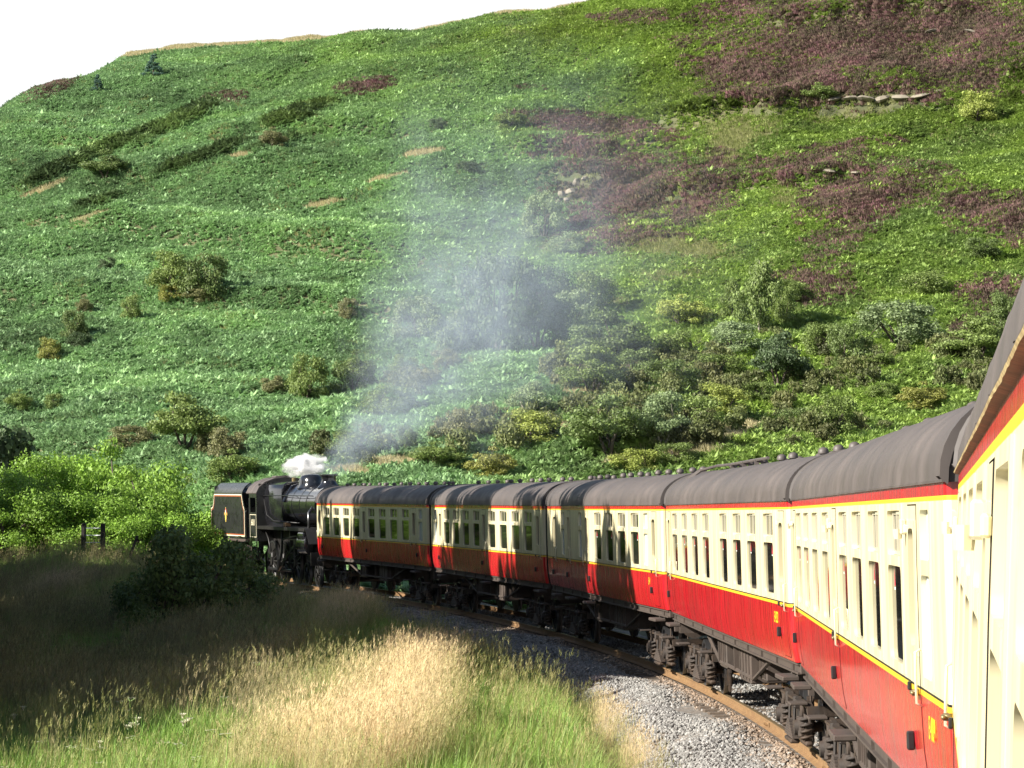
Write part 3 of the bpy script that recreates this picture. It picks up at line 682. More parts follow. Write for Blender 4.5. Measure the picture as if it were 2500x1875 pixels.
for x in (3.55, 1.45, -.65):
    for sg in (1, -1): put('driving_wheel', dw, loco, (x, .74*sg, WZ), (0, math.radians(200), 0 if sg > 0 else math.pi))
    a = MB(); a.tube([(x, -.75, WZ), (x, .75, WZ)], .1, 10); a.build('axle', M['locod'], loco)
for x in (-2.55, -4.35):
    for sg in (1, -1): put('bogie_wheel', pw, loco, (x, .74*sg, ZR+.50), (0, 0, 0 if sg > 0 else math.pi))
cr = .34; cang = math.radians(200)
for sg in (1, -1):
    q = [(x+cr*math.sin(cang), 1.0*sg, WZ+cr*math.cos(cang)) for x in (3.55, 1.45, -.65)]
    r_ = MB(); y0, y1 = sorted((.97*sg, 1.02*sg)); 
    for A, B in zip(q[:-1], q[1:]): r_.box(B[0], A[0], y0, y1, A[2]-.055, A[2]+.055, bev=.015)
    for A in q: r_.tube([(A[0], y0, A[2]), (A[0], y1+.02, A[2])], .10, 12)
    r_.build('coupling_rod', M['copper'], loco, angle=40)
    c_ = MB(); A = Vector((q[1][0], 1.09*sg, q[1][2])); Bp = Vector((-1.75, 1.09*sg, 1.40)); c_.loft([[A+Vector((0, dy, dz)) for dy, dz in ((-.03, -.07), (.03, -.07), (.03, .07), (-.03, .07))], [Bp+Vector((0, dy, dz)) for dy, dz in ((-.03, -.05), (.03, -.05), (.03, .05), (-.03, .05))]]); c_.build('connecting_rod', M['copper'], loco)
    g = MB(); y0, y1 = sorted((1.03*sg, 1.13*sg)); g.box(-2.95, -.95, y0, y1, 1.56, 1.62); g.box(-2.95, -.95, y0, y1, 1.20, 1.26); g.box(-1.95, -1.55, y0, y1, 1.27, 1.55); g.box(-1.0, -.9, .7*sg if sg > 0 else y0, y1 if sg > 0 else -.7, 1.0, 2.06); g.build('slide_bar', M['copper'], loco)
    l = MB(); l.tube([(-1.75, 1.14*sg, 1.40), (-1.75, 1.14*sg, .85), (-2.4, 1.14*sg, .95), (-2.35, 1.14*sg, 1.75), (-1.5, 1.14*sg, 1.72), (.35, 1.16*sg, 1.55)], .035, 6); l.tube([(.35, 1.16*sg, 1.95), (.28, 1.16*sg, 1.5), (.38, 1.16*sg, 1.0), (q[1][0]-.1, 1.16*sg, q[1][2])], .05, 6); l.build('valve_gear', M['copper'], loco)
fr = MB()
for sg in (1, -1): y0, y1 = sorted((.56*sg, .60*sg)); fr.box(-4.9, 4.6, y0, y1, .55, 2.06)
fr.box(-4.98, -4.88, -1.25, 1.25, .55, 1.10); fr.build('frame', M['locod'], loco)
for sg in (1, -1):
    u = MB(); u.tube([(-4.9, .86*sg, .74), (-5.25, .86*sg, .74)], .1, 12); u.tube([(-5.25, .86*sg, .74), (-5.32, .86*sg, .74)], .22, 16); u.build('buffer', M['locod'], loco, angle=40)
# cab
cb = MB(); RP = [(-1.36, 3.58), (-1.22, 3.84), (-.95, 4.06), (-.5, 4.22), (0, 4.27), (.5, 4.22), (.95, 4.06), (1.22, 3.84), (1.36, 3.58)]
cb.loft([[(4.12, y, z) for y, z in [(-1.34, 1.42)] + RP + [(1.34, 1.42)]], [(4.16, y, z) for y, z in [(-1.34, 1.42)] + RP + [(1.34, 1.42)]]])
for sg in (1, -1):
    def Q(x0, x1, z0, z1):
        y0, y1 = sorted((1.315*sg, 1.345*sg)); cb.box(x0, x1, y0, y1, z0, z1)
    Q(4.16, 5.55, 1.42, 2.72); Q(4.16, 4.34, 2.72, 3.57); Q(5.40, 5.55, 2.72, 3.57); Q(4.34, 5.40, 3.38, 3.57)
cb.build('cab', M['tender'], loco, angle=40)
cr_ = MB(); cr_.loft([[(x, y*1.015, z+dz) for y, z in RP] + [(x, y*1.0, z+dz-.04) for y, z in RP[::-1]] for x, dz in ((4.05, .02), (6.0, .02))])
for x in (4.75, 5.3): cr_.loft([[(x+dx, y*1.017, z+.02+e) for y, z in RP] for dx, e in ((-.03, 0), (-.025, .015), (.025, .015), (.03, 0))], 0, False, False)
cr_.box(4.5, 5.2, -.35, .35, 4.26, 4.34, bev=.02); cr_.build('cab_roof', M['roof'], loco, angle=40)
ci = MB(); ci.box(4.2, 4.3, -1.2, 1.2, 1.5, 4.0); ci.build('cab_backhead', M['locod'], loco)
for sg in (1, -1):
    L = MB(); y0, y1 = sorted((1.345*sg, 1.352*sg))
    for (x0, x1, z0, z1) in ((4.26, 5.45, 2.60, 2.622), (4.26, 5.45, 1.60, 1.622), (4.26, 4.285, 1.622, 2.60), (5.425, 5.45, 1.622, 2.60)): L.box(x0, x1, y0, y1, z0, z1)
    L.build('cab_lining', M['lining'], loco)
    o = put('cab_number', text_mesh('601', .40, M['lining']), loco, (4.85, 1.352*sg, 2.25), (math.pi/2, 0, math.pi if sg > 0 else 0)); o.scale = (1.15, 1, 1)
    h = MB(); h.tube([(5.6, 1.30*sg, 1.5), (5.6, 1.34*sg, 1.6), (5.6, 1.34*sg, 3.3), (5.6, 1.30*sg, 3.4)], .022, 6); h.build('grab_rail', M['copper'], loco)
    sp = MB(); y0, y1 = sorted((1.0*sg, 1.36*sg)); sp.box(4.9, 5.4, y0, y1, .95, .99); sp.box(4.9, 5.4, y0, y1, .55, .59)
    for x in (4.92, 5.36): sp.box(x, x+.03, min(1.05*sg, 1.09*sg), max(1.05*sg, 1.09*sg), .55, 1.42)
    sp.build('cab_step', M['frame'], loco)

# ------------------------------------------------------------------ tender
tm = vehicle_matrix(S5+5.3, 2.4); ten = empty('locomotive_tender', tm)
tag(ten, 'black lined tender with red and gold crest at the far end of the train', 'tender')
t = MB()
PR = [(0, 1.50), (1.33, 1.50), (1.345, 2.0), (1.345, 3.56), (1.30, 3.70), (1.18, 3.88), (.98, 4.03), (.88, 4.05), (.88, 3.99), (1.0, 3.95), (1.15, 3.75), (1.2, 3.5), (1.2, 3.2), (0, 3.2)]
full = [(y, z) for y, z in PR[1:-1]]; lower = [(1.33, 1.5), (1.345, 2.0), (1.345, 2.85), (1.33, 2.9)]
# raised middle with swept ends: side plates cut to the outline
for sg in (1, -1):
    out = [(-3.0, 1.5), (3.1, 1.5), (3.1, 2.95), (2.78, 2.98), (2.66, 3.08), (2.55, 3.30), (2.50, 3.56), (-2.55, 3.56), (-2.66, 3.3), (-2.80, 3.06), (-2.95, 2.9), (-3.0, 2.85)]
    y0, y1 = sorted((1.315*sg, 1.345*sg)); t.prism(out, 1, y0, y1)
    t.loft([[(x, y*sg, z) for y, z in ((1.343, 3.55), (1.30, 3.70), (1.18, 3.88), (.98, 4.03), (.88, 4.05), (.87, 4.01), (.97, 3.99), (1.15, 3.84), (1.27, 3.68), (1.315, 3.55))] for x in (-2.55, 2.50)])
t.box(-3.0, 3.1, -1.315, 1.315, 1.5, 2.9); t.box(2.9, 3.08, -1.3, 1.3, 2.9, 3.0)
t.box(-2.5, -2.4, -1.31, 1.31, 2.9, 3.6); t.box(2.40, 2.48, -1.31, 1.31, 2.9, 3.9)
t.build('tank', M['tender'], ten, angle=35)
cl = MB(); rings = []
for x in np.linspace(-2.4, 2.4, 22):
    rings.append([(x, y, 3.0+ (.72+.15*math.sin(x*1.3))*(1-(abs(y)/1.32)**3) + float(vnoise(np.array(x*2.2), np.array(y*2.2), 8))*.2) for y in np.linspace(-1.3, 1.3, 15)])
cl.loft(rings, 0, False); cl.build('coal_load', M['coal'], ten)
for sg in (1, -1):
    L = MB(); Y = 1.3455*sg
    def line(pts, wd, mi, off):
        for (x0, z0), (x1, z1) in zip(pts[:-1], pts[1:]):
            dx, dz = x1-x0, z1-z0; l_ = math.hypot(dx, dz); nx_, nz_ = -dz/l_*wd/2, dx/l_*wd/2; ex, ez = dx/l_*wd/2, dz/l_*wd/2
            vs = [(x0-ex+nx_, Y, z0-ez+nz_), (x1+ex+nx_, Y, z1+ez+nz_), (x1+ex-nx_, Y, z1+ez-nz_), (x0-ex-nx_, Y, z0-ez-nz_)]
            L.add(vs + [(p[0], p[1]+off*sg, p[2]) for p in vs], [(4,5,6,7), (0,1,5,4), (1,2,6,5), (2,3,7,6), (3,0,4,7)], mi)
    o_ = [(-2.92, 1.62), (3.0, 1.62), (3.0, 2.84), (2.72, 2.88), (2.56, 3.05), (2.46, 3.30), (2.42, 3.50), (-2.47, 3.50), (-2.57, 3.25), (-2.72, 3.0), (-2.88, 2.84), (-2.92, 2.8), (-2.92, 1.62)]
    line(o_, .045, 0, .004); i_ = [(p[0]*.975, p[1]+(.06 if p[1] < 2 else -.06)) for p in o_]; line(i_, .03, 1, .003); L.build('lining', [M['lining'], M['lired']], ten)
    # crest: a lion-on-wheel style emblem, gold below and red above with bars
    E_ = MB(); cx, cz = .35, 2.60
    def disc(rx, rz, x, z, mi, off, n=20, a0=0, a1=2*math.pi):
        vs = [(x+rx*math.cos(a0+(a1-a0)*k/n), Y+off*sg, z+rz*math.sin(a0+(a1-a0)*k/n)) for k in range(n)]
        E_.add(vs + [(p[0], Y, p[2]) for p in vs], [tuple(range(n))] + [(k, (k+1) % n, n+(k+1) % n, n+k) for k in range(n)], mi)
    disc(.20, .34, cx, cz+.13, 0, .006); disc(.16, .27, cx, cz-.30, 1, .008); disc(.085, .15, cx+.02, cz+.18, 2, .011); disc(.06, .12, cx-.03, cz-.02, 1, .012)
    for z in (cz-.08, cz+.0, cz+.08):
        for sx in (-1, 1): y0, y1 = sorted((Y, Y+.006*sg)); E_.box(min(cx+sx*.22, cx+sx*.44), max(cx+sx*.22, cx+sx*.44), y0, y1, z-.022, z+.022, 1)
    disc(.05, .05, cx, cz+.52, 1, .007); disc(.07, .07, cx, cz-.62, 1, .007)
    E_.v = [(cx+(p[0]-cx)*.62, p[1], cz+(p[2]-cz)*.55) for p in E_.v]; E_.build('crest', [M['crest'], M['crestg'], M['lining']], ten)
    fr = MB(); y0, y1 = sorted((1.02*sg, 1.06*sg)); fr.prism([(-3.0, 1.35), (3.1, 1.35), (3.1, .75), (2.6, .70), (2.45, 1.0), (1.75, 1.0), (1.6, .62), (.8, .62), (.62, 1.0), (-.1, 1.0), (-.25, .62), (-1.0, .62), (-1.2, 1.0), (-1.9, 1.0), (-2.05, .62), (-3.0, .7)], 1, y0, y1); y2, y3 = sorted((1.02*sg, 1.36*sg)); fr.box(-3.05, 3.15, y2, y3, 1.36, 1.48, bev=.01); fr.build('frame', M['frame'], ten)
    for x in (-2.25+.7, .26, 2.1):
        put('axle_box', bogie_meshes()['axle_box'], ten, (x, 1.07*sg, ZR+.62), (0, 0, 0 if sg > 0 else math.pi), (1.1, .8, 1.1))
        s_ = put('leaf_spring', bogie_meshes()['leaf_spring'], ten, (x, 1.14*sg, ZR+.98))
    h = MB(); h.tube([(-3.1, 1.30*sg, 1.55), (-3.1, 1.34*sg, 1.65), (-3.1, 1.34*sg, 2.7), (-3.1, 1.30*sg, 2.8)], .022, 6); h.build('grab_rail', M['copper'], ten)
    u = MB(); u.tube([(3.15, .86*sg, .74), (3.5, .86*sg, .74)], .1, 12); u.tube([(3.5, .86*sg, .74), (3.57, .86*sg, .74)], .22, 16); u.build('buffer', M['locod'], ten, angle=40)
    sp = MB(); y0, y1 = sorted((1.05*sg, 1.36*sg)); sp.box(-2.95, -2.5, y0, y1, .95, .99); sp.box(-2.95, -2.5, y0, y1, .5, .54)
    for x in (-2.93, -2.55): sp.box(x, x+.03, min(1.08*sg, 1.12*sg), max(1.08*sg, 1.12*sg), .5, 1.36)
    sp.build('step', M['frame'], ten)
tw = spoked(.64, 12, 'wheel', 'pony')
for x in (-1.55, .26, 2.1):
    for sg in (1, -1): put('wheel', tw, ten, (x, .74*sg, ZR+.64), (0, 0, 0 if sg > 0 else math.pi))
fl = MB(); fl.tube([(2.75, .3, 2.9), (2.75, .3, 3.15)], .22, 16); fl.build('filler', M['tender'], ten, angle=40)
# ------------------------------------------------------------------ vegetation
K = 2500/2212
lib = bpy.data.collections.new('sources')
def blade(b, base, dirx, diry, L, w, lean, curl, segs=3, mi=0, prof=(1, .8, .5, .04)):
    """grass blade as a bent ribbon"""
    vs = []; sx, sy_ = -diry, dirx; ang = lean; p = Vector(base)
    for k in range(segs+1):
        ww = w*prof[min(k, len(prof)-1)]/2
        vs += [p + Vector((sx*ww, sy_*ww, 0)), p - Vector((sx*ww, sy_*ww, 0))]
        p = p + Vector((dirx*math.sin(ang), diry*math.sin(ang), math.cos(ang)))*(L/segs); ang += curl/segs
    b.add(vs, [(2*k, 2*k+1, 2*k+3, 2*k+2) for k in range(segs)], mi)
    return p
def lib_mesh(name, b, mats):
    o = bpy.data.objects.new(name, b.mesh(name, mats)); return o
def scatter(name, label, cat, P, rotz, scl, tint, val, variants, tilt=None):
    n = len(P); me = bpy.data.meshes.new(name); me.vertices.add(n); me.vertices.foreach_set('co', np.asarray(P, np.float32).ravel())
    rot = np.zeros((n, 3), np.float32); rot[:, 2] = rotz
    if tilt is not None: rot[:, :2] = tilt
    def attr(nm, ty, dat, f): a = me.attributes.new(nm, ty, 'POINT'); a.data.foreach_set(f, np.ascontiguousarray(dat).ravel())
    attr('rot', 'FLOAT_VECTOR', rot, 'vector'); attr('scl', 'FLOAT', np.asarray(scl, np.float32), 'value')
    attr('tint', 'FLOAT', np.asarray(tint, np.float32), 'value'); attr('val', 'FLOAT', np.asarray(val, np.float32), 'value')
    attr('vi', 'INT', RNG.integers(0, len(variants), n).astype(np.int32), 'value'); me.update()
    c = bpy.data.collections.new(name+'_kinds')
    for v in variants: c.objects.link(v)
    o = link(bpy.data.objects.new(name, me)); tag(o, label, cat, kind='stuff')
    ng = bpy.data.node_groups.new(name, 'GeometryNodeTree'); ng.interface.new_socket('Geometry', in_out='INPUT', socket_type='NodeSocketGeometry'); ng.interface.new_socket('Geometry', in_out='OUTPUT', socket_type='NodeSocketGeometry')
    N = ng.nodes; L = ng.links; gi = N.new('NodeGroupInput'); go = N.new('NodeGroupOutput'); ip = N.new('GeometryNodeInstanceOnPoints'); ci = N.new('GeometryNodeCollectionInfo')
    ci.inputs[0].default_value = c; ci.inputs[1].default_value = True; ci.inputs[2].default_value = True
    L.new(gi.outputs[0], ip.inputs['Points']); L.new(ci.outputs[0], ip.inputs['Instance']); ip.inputs['Pick Instance'].default_value = True
    def na(nm, ty): a = N.new('GeometryNodeInputNamedAttribute'); a.data_type = ty; a.inputs[0].default_value = nm; return a.outputs[0]
    L.new(na('vi', 'INT'), ip.inputs['Instance Index']); L.new(na('scl', 'FLOAT'), ip.inputs['Scale'])
    er = N.new('FunctionNodeEulerToRotation'); L.new(na('rot', 'FLOAT_VECTOR'), er.inputs[0]); L.new(er.outputs[0], ip.inputs['Rotation'])
    L.new(ip.outputs[0], go.inputs[0]); md = o.modifiers.new('scatter', 'NODES'); md.node_group = ng
    return o
def gsum(px, py, L):
    t = np.zeros_like(px)
    for (cx, cy, rx, ry, ang, amp) in L:
        a = math.radians(ang); dx = px-cx*K; dy = py-cy*K; u = dx*math.cos(a)+dy*math.sin(a); v = -dx*math.sin(a)+dy*math.cos(a)
        t = np.maximum(t, amp*np.exp(-((u/(rx*K))**2+(v/(ry*K))**2)))
    return t
HEATHER = [(1990, 60, 330, 60, 3, 1.0), (1850, 110, 270, 55, 8, 1.0), (1720, 170, 190, 48, 8, .9), (1620, 205, 90, 22, 0, .8), (2050, 165, 150, 40, 4, .7), (1900, 195, 160, 25, 5, .7), (2060, 190, 60, 30, 0, .55), (1280, 275, 150, 20, 6, 1.0), (1190, 262, 60, 16, 0, .8), (1260, 330, 110, 40, 10, .62),
           (1330, 430, 140, 85, -12, .95), (1270, 480, 70, 40, 0, .8), (1530, 405, 75, 60, -25, .72), (1490, 460, 70, 40, -30, .6), (1740, 360, 170, 32, -12, .72), (1850, 440, 110, 80, -30, .72), (2090, 455, 70, 40, 0, .85), (2190, 480, 50, 45, 0, .95), (1960, 400, 110, 40, 0, .55), (1760, 610, 90, 50, 0, .5), (2150, 640, 70, 34, 0, .75),
           (2120, 720, 60, 30, 0, .5), (790, 188, 55, 14, -8, .75), (480, 218, 50, 14, -8, .62), (130, 175, 70, 18, -30, .75), (1150, 190, 40, 12, 0, .35), (1480, 90, 60, 18, 0, .4), (1400, 40, 120, 16, 0, .4), (1700, 30, 180, 26, 0, .6)]
YGRASS = [(1580, 330, 55, 90, 25, .9), (1500, 430, 60, 85, 38, .95), (1660, 260, 45, 60, 20, .6), (1410, 525, 110, 30, 6, 1.0), (1520, 545, 80, 22, 0, .9), (1880, 236, 120, 18, -8, .85), (1700, 430, 40, 40, 30, .8), (1430, 600, 110, 20, 5, .4), (1260, 395, 40, 20, 0, .6), (1200, 530, 40, 20, 0, .8), (1500, 690, 60, 16, 0, .5), (1330, 660, 50, 14, 0, .4)]
STRAW = [(915, 332, 55, 10, -8, 1.0), (830, 388, 80, 9, -14, .7), (710, 440, 60, 9, -10, .7), (515, 338, 45, 10, -10, .8), (95, 410, 75, 9, -24, .9), (190, 470, 80, 6, -18, .7), (1560, 940, 90, 18, -12, 1.25), (1440, 985, 140, 16, -8, 1.2), (1690, 900, 60, 12, 0, .7), (1250, 850, 60, 12, 0, .8), (860, 1000, 90, 16, -4, .9), (760, 1020, 70, 14, 0, .8), (640, 1010, 60, 14, 0, .6), (1200, 930, 80, 14, 0, .7), (1330, 940, 60, 10, 0, .6), (1560, 800, 60, 10, 0, .5), (1990, 860, 80, 8, 0, .5), (560, 545, 40, 8, -10, .4)]
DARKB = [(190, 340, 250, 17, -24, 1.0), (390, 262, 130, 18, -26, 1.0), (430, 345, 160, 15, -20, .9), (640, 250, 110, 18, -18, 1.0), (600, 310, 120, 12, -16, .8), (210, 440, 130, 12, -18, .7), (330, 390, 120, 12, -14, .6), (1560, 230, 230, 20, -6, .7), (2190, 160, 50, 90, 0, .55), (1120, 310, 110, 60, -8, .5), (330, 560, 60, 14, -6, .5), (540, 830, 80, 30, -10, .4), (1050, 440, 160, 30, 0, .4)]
# hillside sampling
n = 720000
Yc = np.sqrt(RNG.uniform(112**2, 400**2, n)); Xc = RNG.uniform(-1, 1, n)*(.203*Yc+3)
keep = (Yc + .35*Xc < 374)
d_, s_ = lateral(Xc, Yc); keep &= (d_ > 6) & ((d_ > 16) | (Yc > 115))
Xc, Yc = Xc[keep], Yc[keep]; Zc = ground(Xc, Yc); PX, PY, DEP = proj(np.stack([Xc, Yc, Zc], 1))
nz = lambda f, sd_: fbm(Xc*f, Yc*f, sd_)-.5
Hh = gsum(PX, PY, HEATHER) + nz(.22, 41)*1.0 + nz(.9, 42)*.55
Hg = gsum(PX, PY, YGRASS) + nz(.25, 43)*.7 + nz(.9, 47)*.3
Hs = gsum(PX, PY, STRAW) + nz(.3, 44)*.6
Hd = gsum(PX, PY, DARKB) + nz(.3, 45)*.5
capz = np.interp(Xc, CX, CZ); crest = (Zc > capz - .6) & (PX < 1480) & (PX > 300)
is_s = (Hs > .52) | (crest & (PX > 290)); jit = RNG.uniform(-.42, .42, len(Xc)); SCAR = gsum(PX, PY, [(1238, 415, 42, 38, -25, 1.0), (1270, 388, 40, 12, -10, .9), (1880, 214, 130, 12, -2, .8)]) + nz(.6, 57)*.5; is_h = (Hh + jit > .42) & (gsum(PX, PY, HEATHER) > .12) & ~is_s; is_g = (Hg + jit*.8 > .38) & ~is_s & ~is_h; is_b = ~(is_s | is_h | is_g)
bare = SCAR > .45; is_b &= ~bare; is_h &= ~(bare & (RNG.random(len(Xc)) < .8)); is_g |= bare & (RNG.random(len(Xc)) < .25)
right = sstep(PX + nz(.05, 46)*900, 1050, 1750)
u = RNG.uniform(0, 1, len(Xc))
# bracken
M['bracken'] = mat('bracken_frond', (.25, .395, .18), .55, tint=True, tint2=(.24, .335, .072), island=.18, transl=.30, spec=.3)
M['heather'] = mat('heather_bloom', (.130, .100, .066), .8, tint=True, tint2=(.185, .092, .100), island=.45, transl=.15)
M['hillgrass'] = mat('hill_grass', (.20, .25, .06), .7, tint=True, tint2=(.60, .53, .32), island=.3, transl=.3)
def bracken_clump(seed):
    r = random.Random(seed); b = MB()
    for k in range(10):
        a = r.uniform(0, 2*math.pi); dx, dy = math.cos(a), math.sin(a); L = r.uniform(.55, .95); ang = r.uniform(.35, 1.0); p = Vector((dx*.05, dy*.05, r.uniform(.05, .2))); st = []
        cu = r.uniform(.5, 1.3)
        for j, ww in enumerate((.05, .17, .14, .08, .01)):
            st.append((p.copy(), ww*r.uniform(.85, 1.2))); p = p + Vector((dx*math.sin(ang), dy*math.sin(ang), math.cos(ang)))*L/4; ang += cu/4
        for j in range(4):
            (A, wa), (B, wb) = st[j], st[j+1]; S = Vector((-dy, dx, 0)); dr = Vector((0, 0, -.25))
            for sg in (1, -1): b.add([A, B, B+(S*sg+dr)*wb, A+(S*sg+dr)*wa], [(0, 1, 2, 3) if sg < 0 else (3, 2, 1, 0)])
    return lib_mesh('bracken_clump', b, [M['bracken']])
def heather_clump(seed):
    r = random.Random(seed); b = MB()
    for k in range(46):
        a = r.uniform(0, 2*math.pi); rr = .30*math.sqrt(r.random()); blade(b, (rr*math.cos(a), rr*math.sin(a), 0), math.cos(a), math.sin(a), r.uniform(.2, .42)*(1-rr), .07, rr*2.2+r.uniform(-.2, .3), .2, 2, 0, (.7, 1, .3))
    return lib_mesh('heather_clump', b, [M['heather']])
def grass_clump(seed, mt, n=22, L=(.2, .45), w=.03, spread=.22, lean=.5):
    r = random.Random(seed); b = MB()
    for k in range(n):
        a = r.uniform(0, 2*math.pi); rr = spread*math.sqrt(r.random()); a2 = a+r.uniform(-.9, .9); blade(b, (rr*math.cos(a), rr*math.sin(a), 0), math.cos(a2), math.sin(a2), r.uniform(*L), w, r.uniform(.05, lean), r.uniform(.2, 1.1))
    return lib_mesh('grass_clump', b, [mt])
def pts(mk): return np.stack([Xc[mk], Yc[mk], Zc[mk]], 1)
mk = is_b; nb = int(mk.sum())
dk = sstep(Hd[mk], .35, .75)  # dark bands: taller, greener bracken, with its shade painted in as lower val
band = fbm((Yc+.5*Xc)[mk]*.16, (Xc-.4*Yc)[mk]*.035, 55)-.5; patch = nz(.07, 48)[mk]*.6 + nz(.30, 49)[mk]*.85 + nz(.9, 58)[mk]*.35 + band*1.0
slope = np.stack([RNG.normal(.0, .16, nb), RNG.normal(0, .16, nb)], 1)
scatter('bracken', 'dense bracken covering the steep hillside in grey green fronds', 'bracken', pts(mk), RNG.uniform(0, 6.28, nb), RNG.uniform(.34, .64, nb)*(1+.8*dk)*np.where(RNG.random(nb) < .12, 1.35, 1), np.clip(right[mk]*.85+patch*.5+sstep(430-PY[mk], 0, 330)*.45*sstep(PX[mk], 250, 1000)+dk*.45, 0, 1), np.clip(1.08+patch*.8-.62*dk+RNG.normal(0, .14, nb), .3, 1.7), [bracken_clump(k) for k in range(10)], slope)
mk = is_h; nb = int(mk.sum()); pu = nz(.3, 50)[mk]
scatter('heather', 'purple flowering heather in patches on the upper right hillside', 'heather', pts(mk), RNG.uniform(0, 6.28, nb), RNG.uniform(.8, 1.5, nb), np.clip(RNG.uniform(-.2, .9, nb)+pu*1.5, 0, 1), np.clip(RNG.normal(1.0, .25, nb)+pu, .3, 1.9), [heather_clump(k) for k in range(8)])
mk = is_g | is_s | (is_h & (u < .25)); nb = int(mk.sum()); tt = np.where(is_s[mk], RNG.uniform(.7, 1, nb), RNG.uniform(0, .45, nb))
gk = [grass_clump(k, M['hillgrass'], 18, (.18, .38), .035, .3) for k in range(6)]
scatter('hill_grass', 'short yellow green and straw coloured grass between the bracken and heather', 'grass', pts(mk), RNG.uniform(0, 6.28, nb), RNG.uniform(.8, 1.5, nb), tt, RNG.normal(1.0, .15, nb), gk)

# ------------------------------------------------------------------ trees and bushes
LEAFM = {}
def leafmat(key, base, tr=.3, isl=.4):
    if key not in LEAFM: LEAFM[key] = mat('leaf_'+key, base, .6, island=isl, transl=tr, objvar=.10)
    return LEAFM[key]
LCM = 1.8
LC = {'olive': (.098, .135, .034), 'hawthorn': (.078, .11, .032), 'dark': (.045, .070, .028), 'grey': (.125, .165, .075), 'red': (.108, .11, .046), 'lime': (.11, .19, .022), 'fir': (.035, .075, .052), 'gorse': (.13, .135, .03), 'birch': (.105, .145, .042), 'yellowgreen': (.17, .20, .045)}
def crown(kind, seed, n, leaf):
    key = ('crown', kind, seed, n)
    r = random.Random(seed*31+len(kind)); g = np.random.default_rng(seed*31+7)
    lobes = []
    if kind == 'haw':
        for k in range(24):
            a = r.uniform(0, 6.28); q = math.sqrt(r.random())*.37; z = .30+.52*(1-(q/.42)**2)*r.uniform(.0, 1.05); lobes.append((q*math.cos(a), q*math.sin(a), z, r.uniform(.10, .17), .62))
    elif kind == 'bush':
        for k in range(34):
            a = r.uniform(0, 6.28); q = math.sqrt(r.random())*.36; z = .07+.74*math.sqrt(max(0, 1-(q/.44)**2))*r.random()**.85; lobes.append((q*math.cos(a), q*math.sin(a), z, r.uniform(.07, .17), .85))
    elif kind == 'birch':
        for k in range(30):
            z = r.uniform(.16, .92); R = .36*math.sin(math.pi*min(1, (z+.12)))**.7; a = r.uniform(0, 6.28); q = R*math.sqrt(r.random()); lobes.append((q*math.cos(a), q*math.sin(a), z, r.uniform(.08, .15), 1.0))
    elif kind == 'dome':
        for k in range(40):
            a = r.uniform(0, 6.28); th = math.acos(r.uniform(0.02, 1)); lobes.append((.40*math.sin(th)*math.cos(a), .40*math.sin(th)*math.sin(a), .10+.76*math.cos(th), r.uniform(.09, .14), .9))
    elif kind == 'fir':
        for k in range(60):
            z = r.uniform(.06, .97); R = .42*(1-z)+.03; a = r.uniform(0, 6.28); q = R*r.uniform(.5, 1); lobes.append((q*math.cos(a), q*math.sin(a), z, .06+.05*(1-z), .5))
    lo = np.array(lobes); pk = g.choice(len(lo), n, p=lo[:, 3]**2/(lo[:, 3]**2).sum()); D = g.normal(size=(n, 3)); D /= np.linalg.norm(D, axis=1)[:, None]
    rad = g.random(n)**.45*g.choice([1, 1, 1, 1.25], n); Pn = lo[pk, :3] + D*(lo[pk, 3]*rad)[:, None]*np.stack([np.ones(n), np.ones(n), lo[pk, 4]], 1); Pn[:, 2] = np.maximum(Pn[:, 2], .01)
    nrm = D*.8 + np.array([0, 0, .2]) + g.normal(size=(n, 3))*.6; nrm /= np.linalg.norm(nrm, axis=1)[:, None]
    a = np.cross(nrm, g.normal(size=(n, 3))); a /= np.linalg.norm(a, axis=1)[:, None]; c = np.cross(nrm, a); L = leaf*g.uniform(.6, 1.45, n)[:, None]*np.array([1, 1, 1.35])
    V = np.stack([Pn-a*L, Pn+c*L*.55, Pn+a*L, Pn-c*L*.55], 1).reshape(-1, 3); me = bpy.data.meshes.new('crown'); me.vertices.add(4*n); me.vertices.foreach_set('co', V.astype(np.float32).ravel())
    me.loops.add(4*n); me.loops.foreach_set('vertex_index', np.arange(4*n, dtype=np.int32)); me.polygons.add(n); me.polygons.foreach_set('loop_start', np.arange(0, 4*n, 4, dtype=np.int32)); me.update(); me.validate()
    return me, lo
def trunk(kind, lo, seed, mt, th=1.0):
    r = random.Random(seed); b = MB(); order = list(range(len(lo))); r.shuffle(order)
    if kind in ('birch', 'fir', 'tall'):
        b.tube([(0, 0, -.06), (.01, 0, .3), (-.01, .01, .6), (0, 0, .9)], [.028*th, .022*th, .013*th, .004], 7)
        for k in order[:12]:
            x, y, z = lo[k, :3]; b.tube([(0, 0, max(.12, z-.18)), (x*.5, y*.5, z-.07), (x, y, z)], [.010*th, .007*th, .003], 5)
    else:
        stems = 3 if kind == 'haw' else 4
        tips = []
        for s in range(stems):
            a = 6.28*s/stems+r.uniform(-.5, .5); p1 = (.10*math.cos(a), .10*math.sin(a), .22); p2 = (.2*math.cos(a+.3), .2*math.sin(a+.3), .45); b.tube([(.02*math.cos(a), .02*math.sin(a), -.06), (.05*math.cos(a), .05*math.sin(a), .08), p1, p2], [.026*th, .022*th, .017*th, .010*th], 6); tips.append((p1, p2))
        for k in order[:14]:
            x, y, z = lo[k, :3]; p1, p2 = min(tips, key=lambda t: (t[1][0]-x)**2+(t[1][1]-y)**2); st_ = p2 if r.random() < .6 else p1
            b.tube([st_, ((st_[0]+x)/2+r.uniform(-.03, .03), (st_[1]+y)/2, (st_[2]+z)/2+.03), (x, y, z)], [.009*th, .007*th, .003], 5)
    return b.mesh('trunk', [mt], smooth=True)
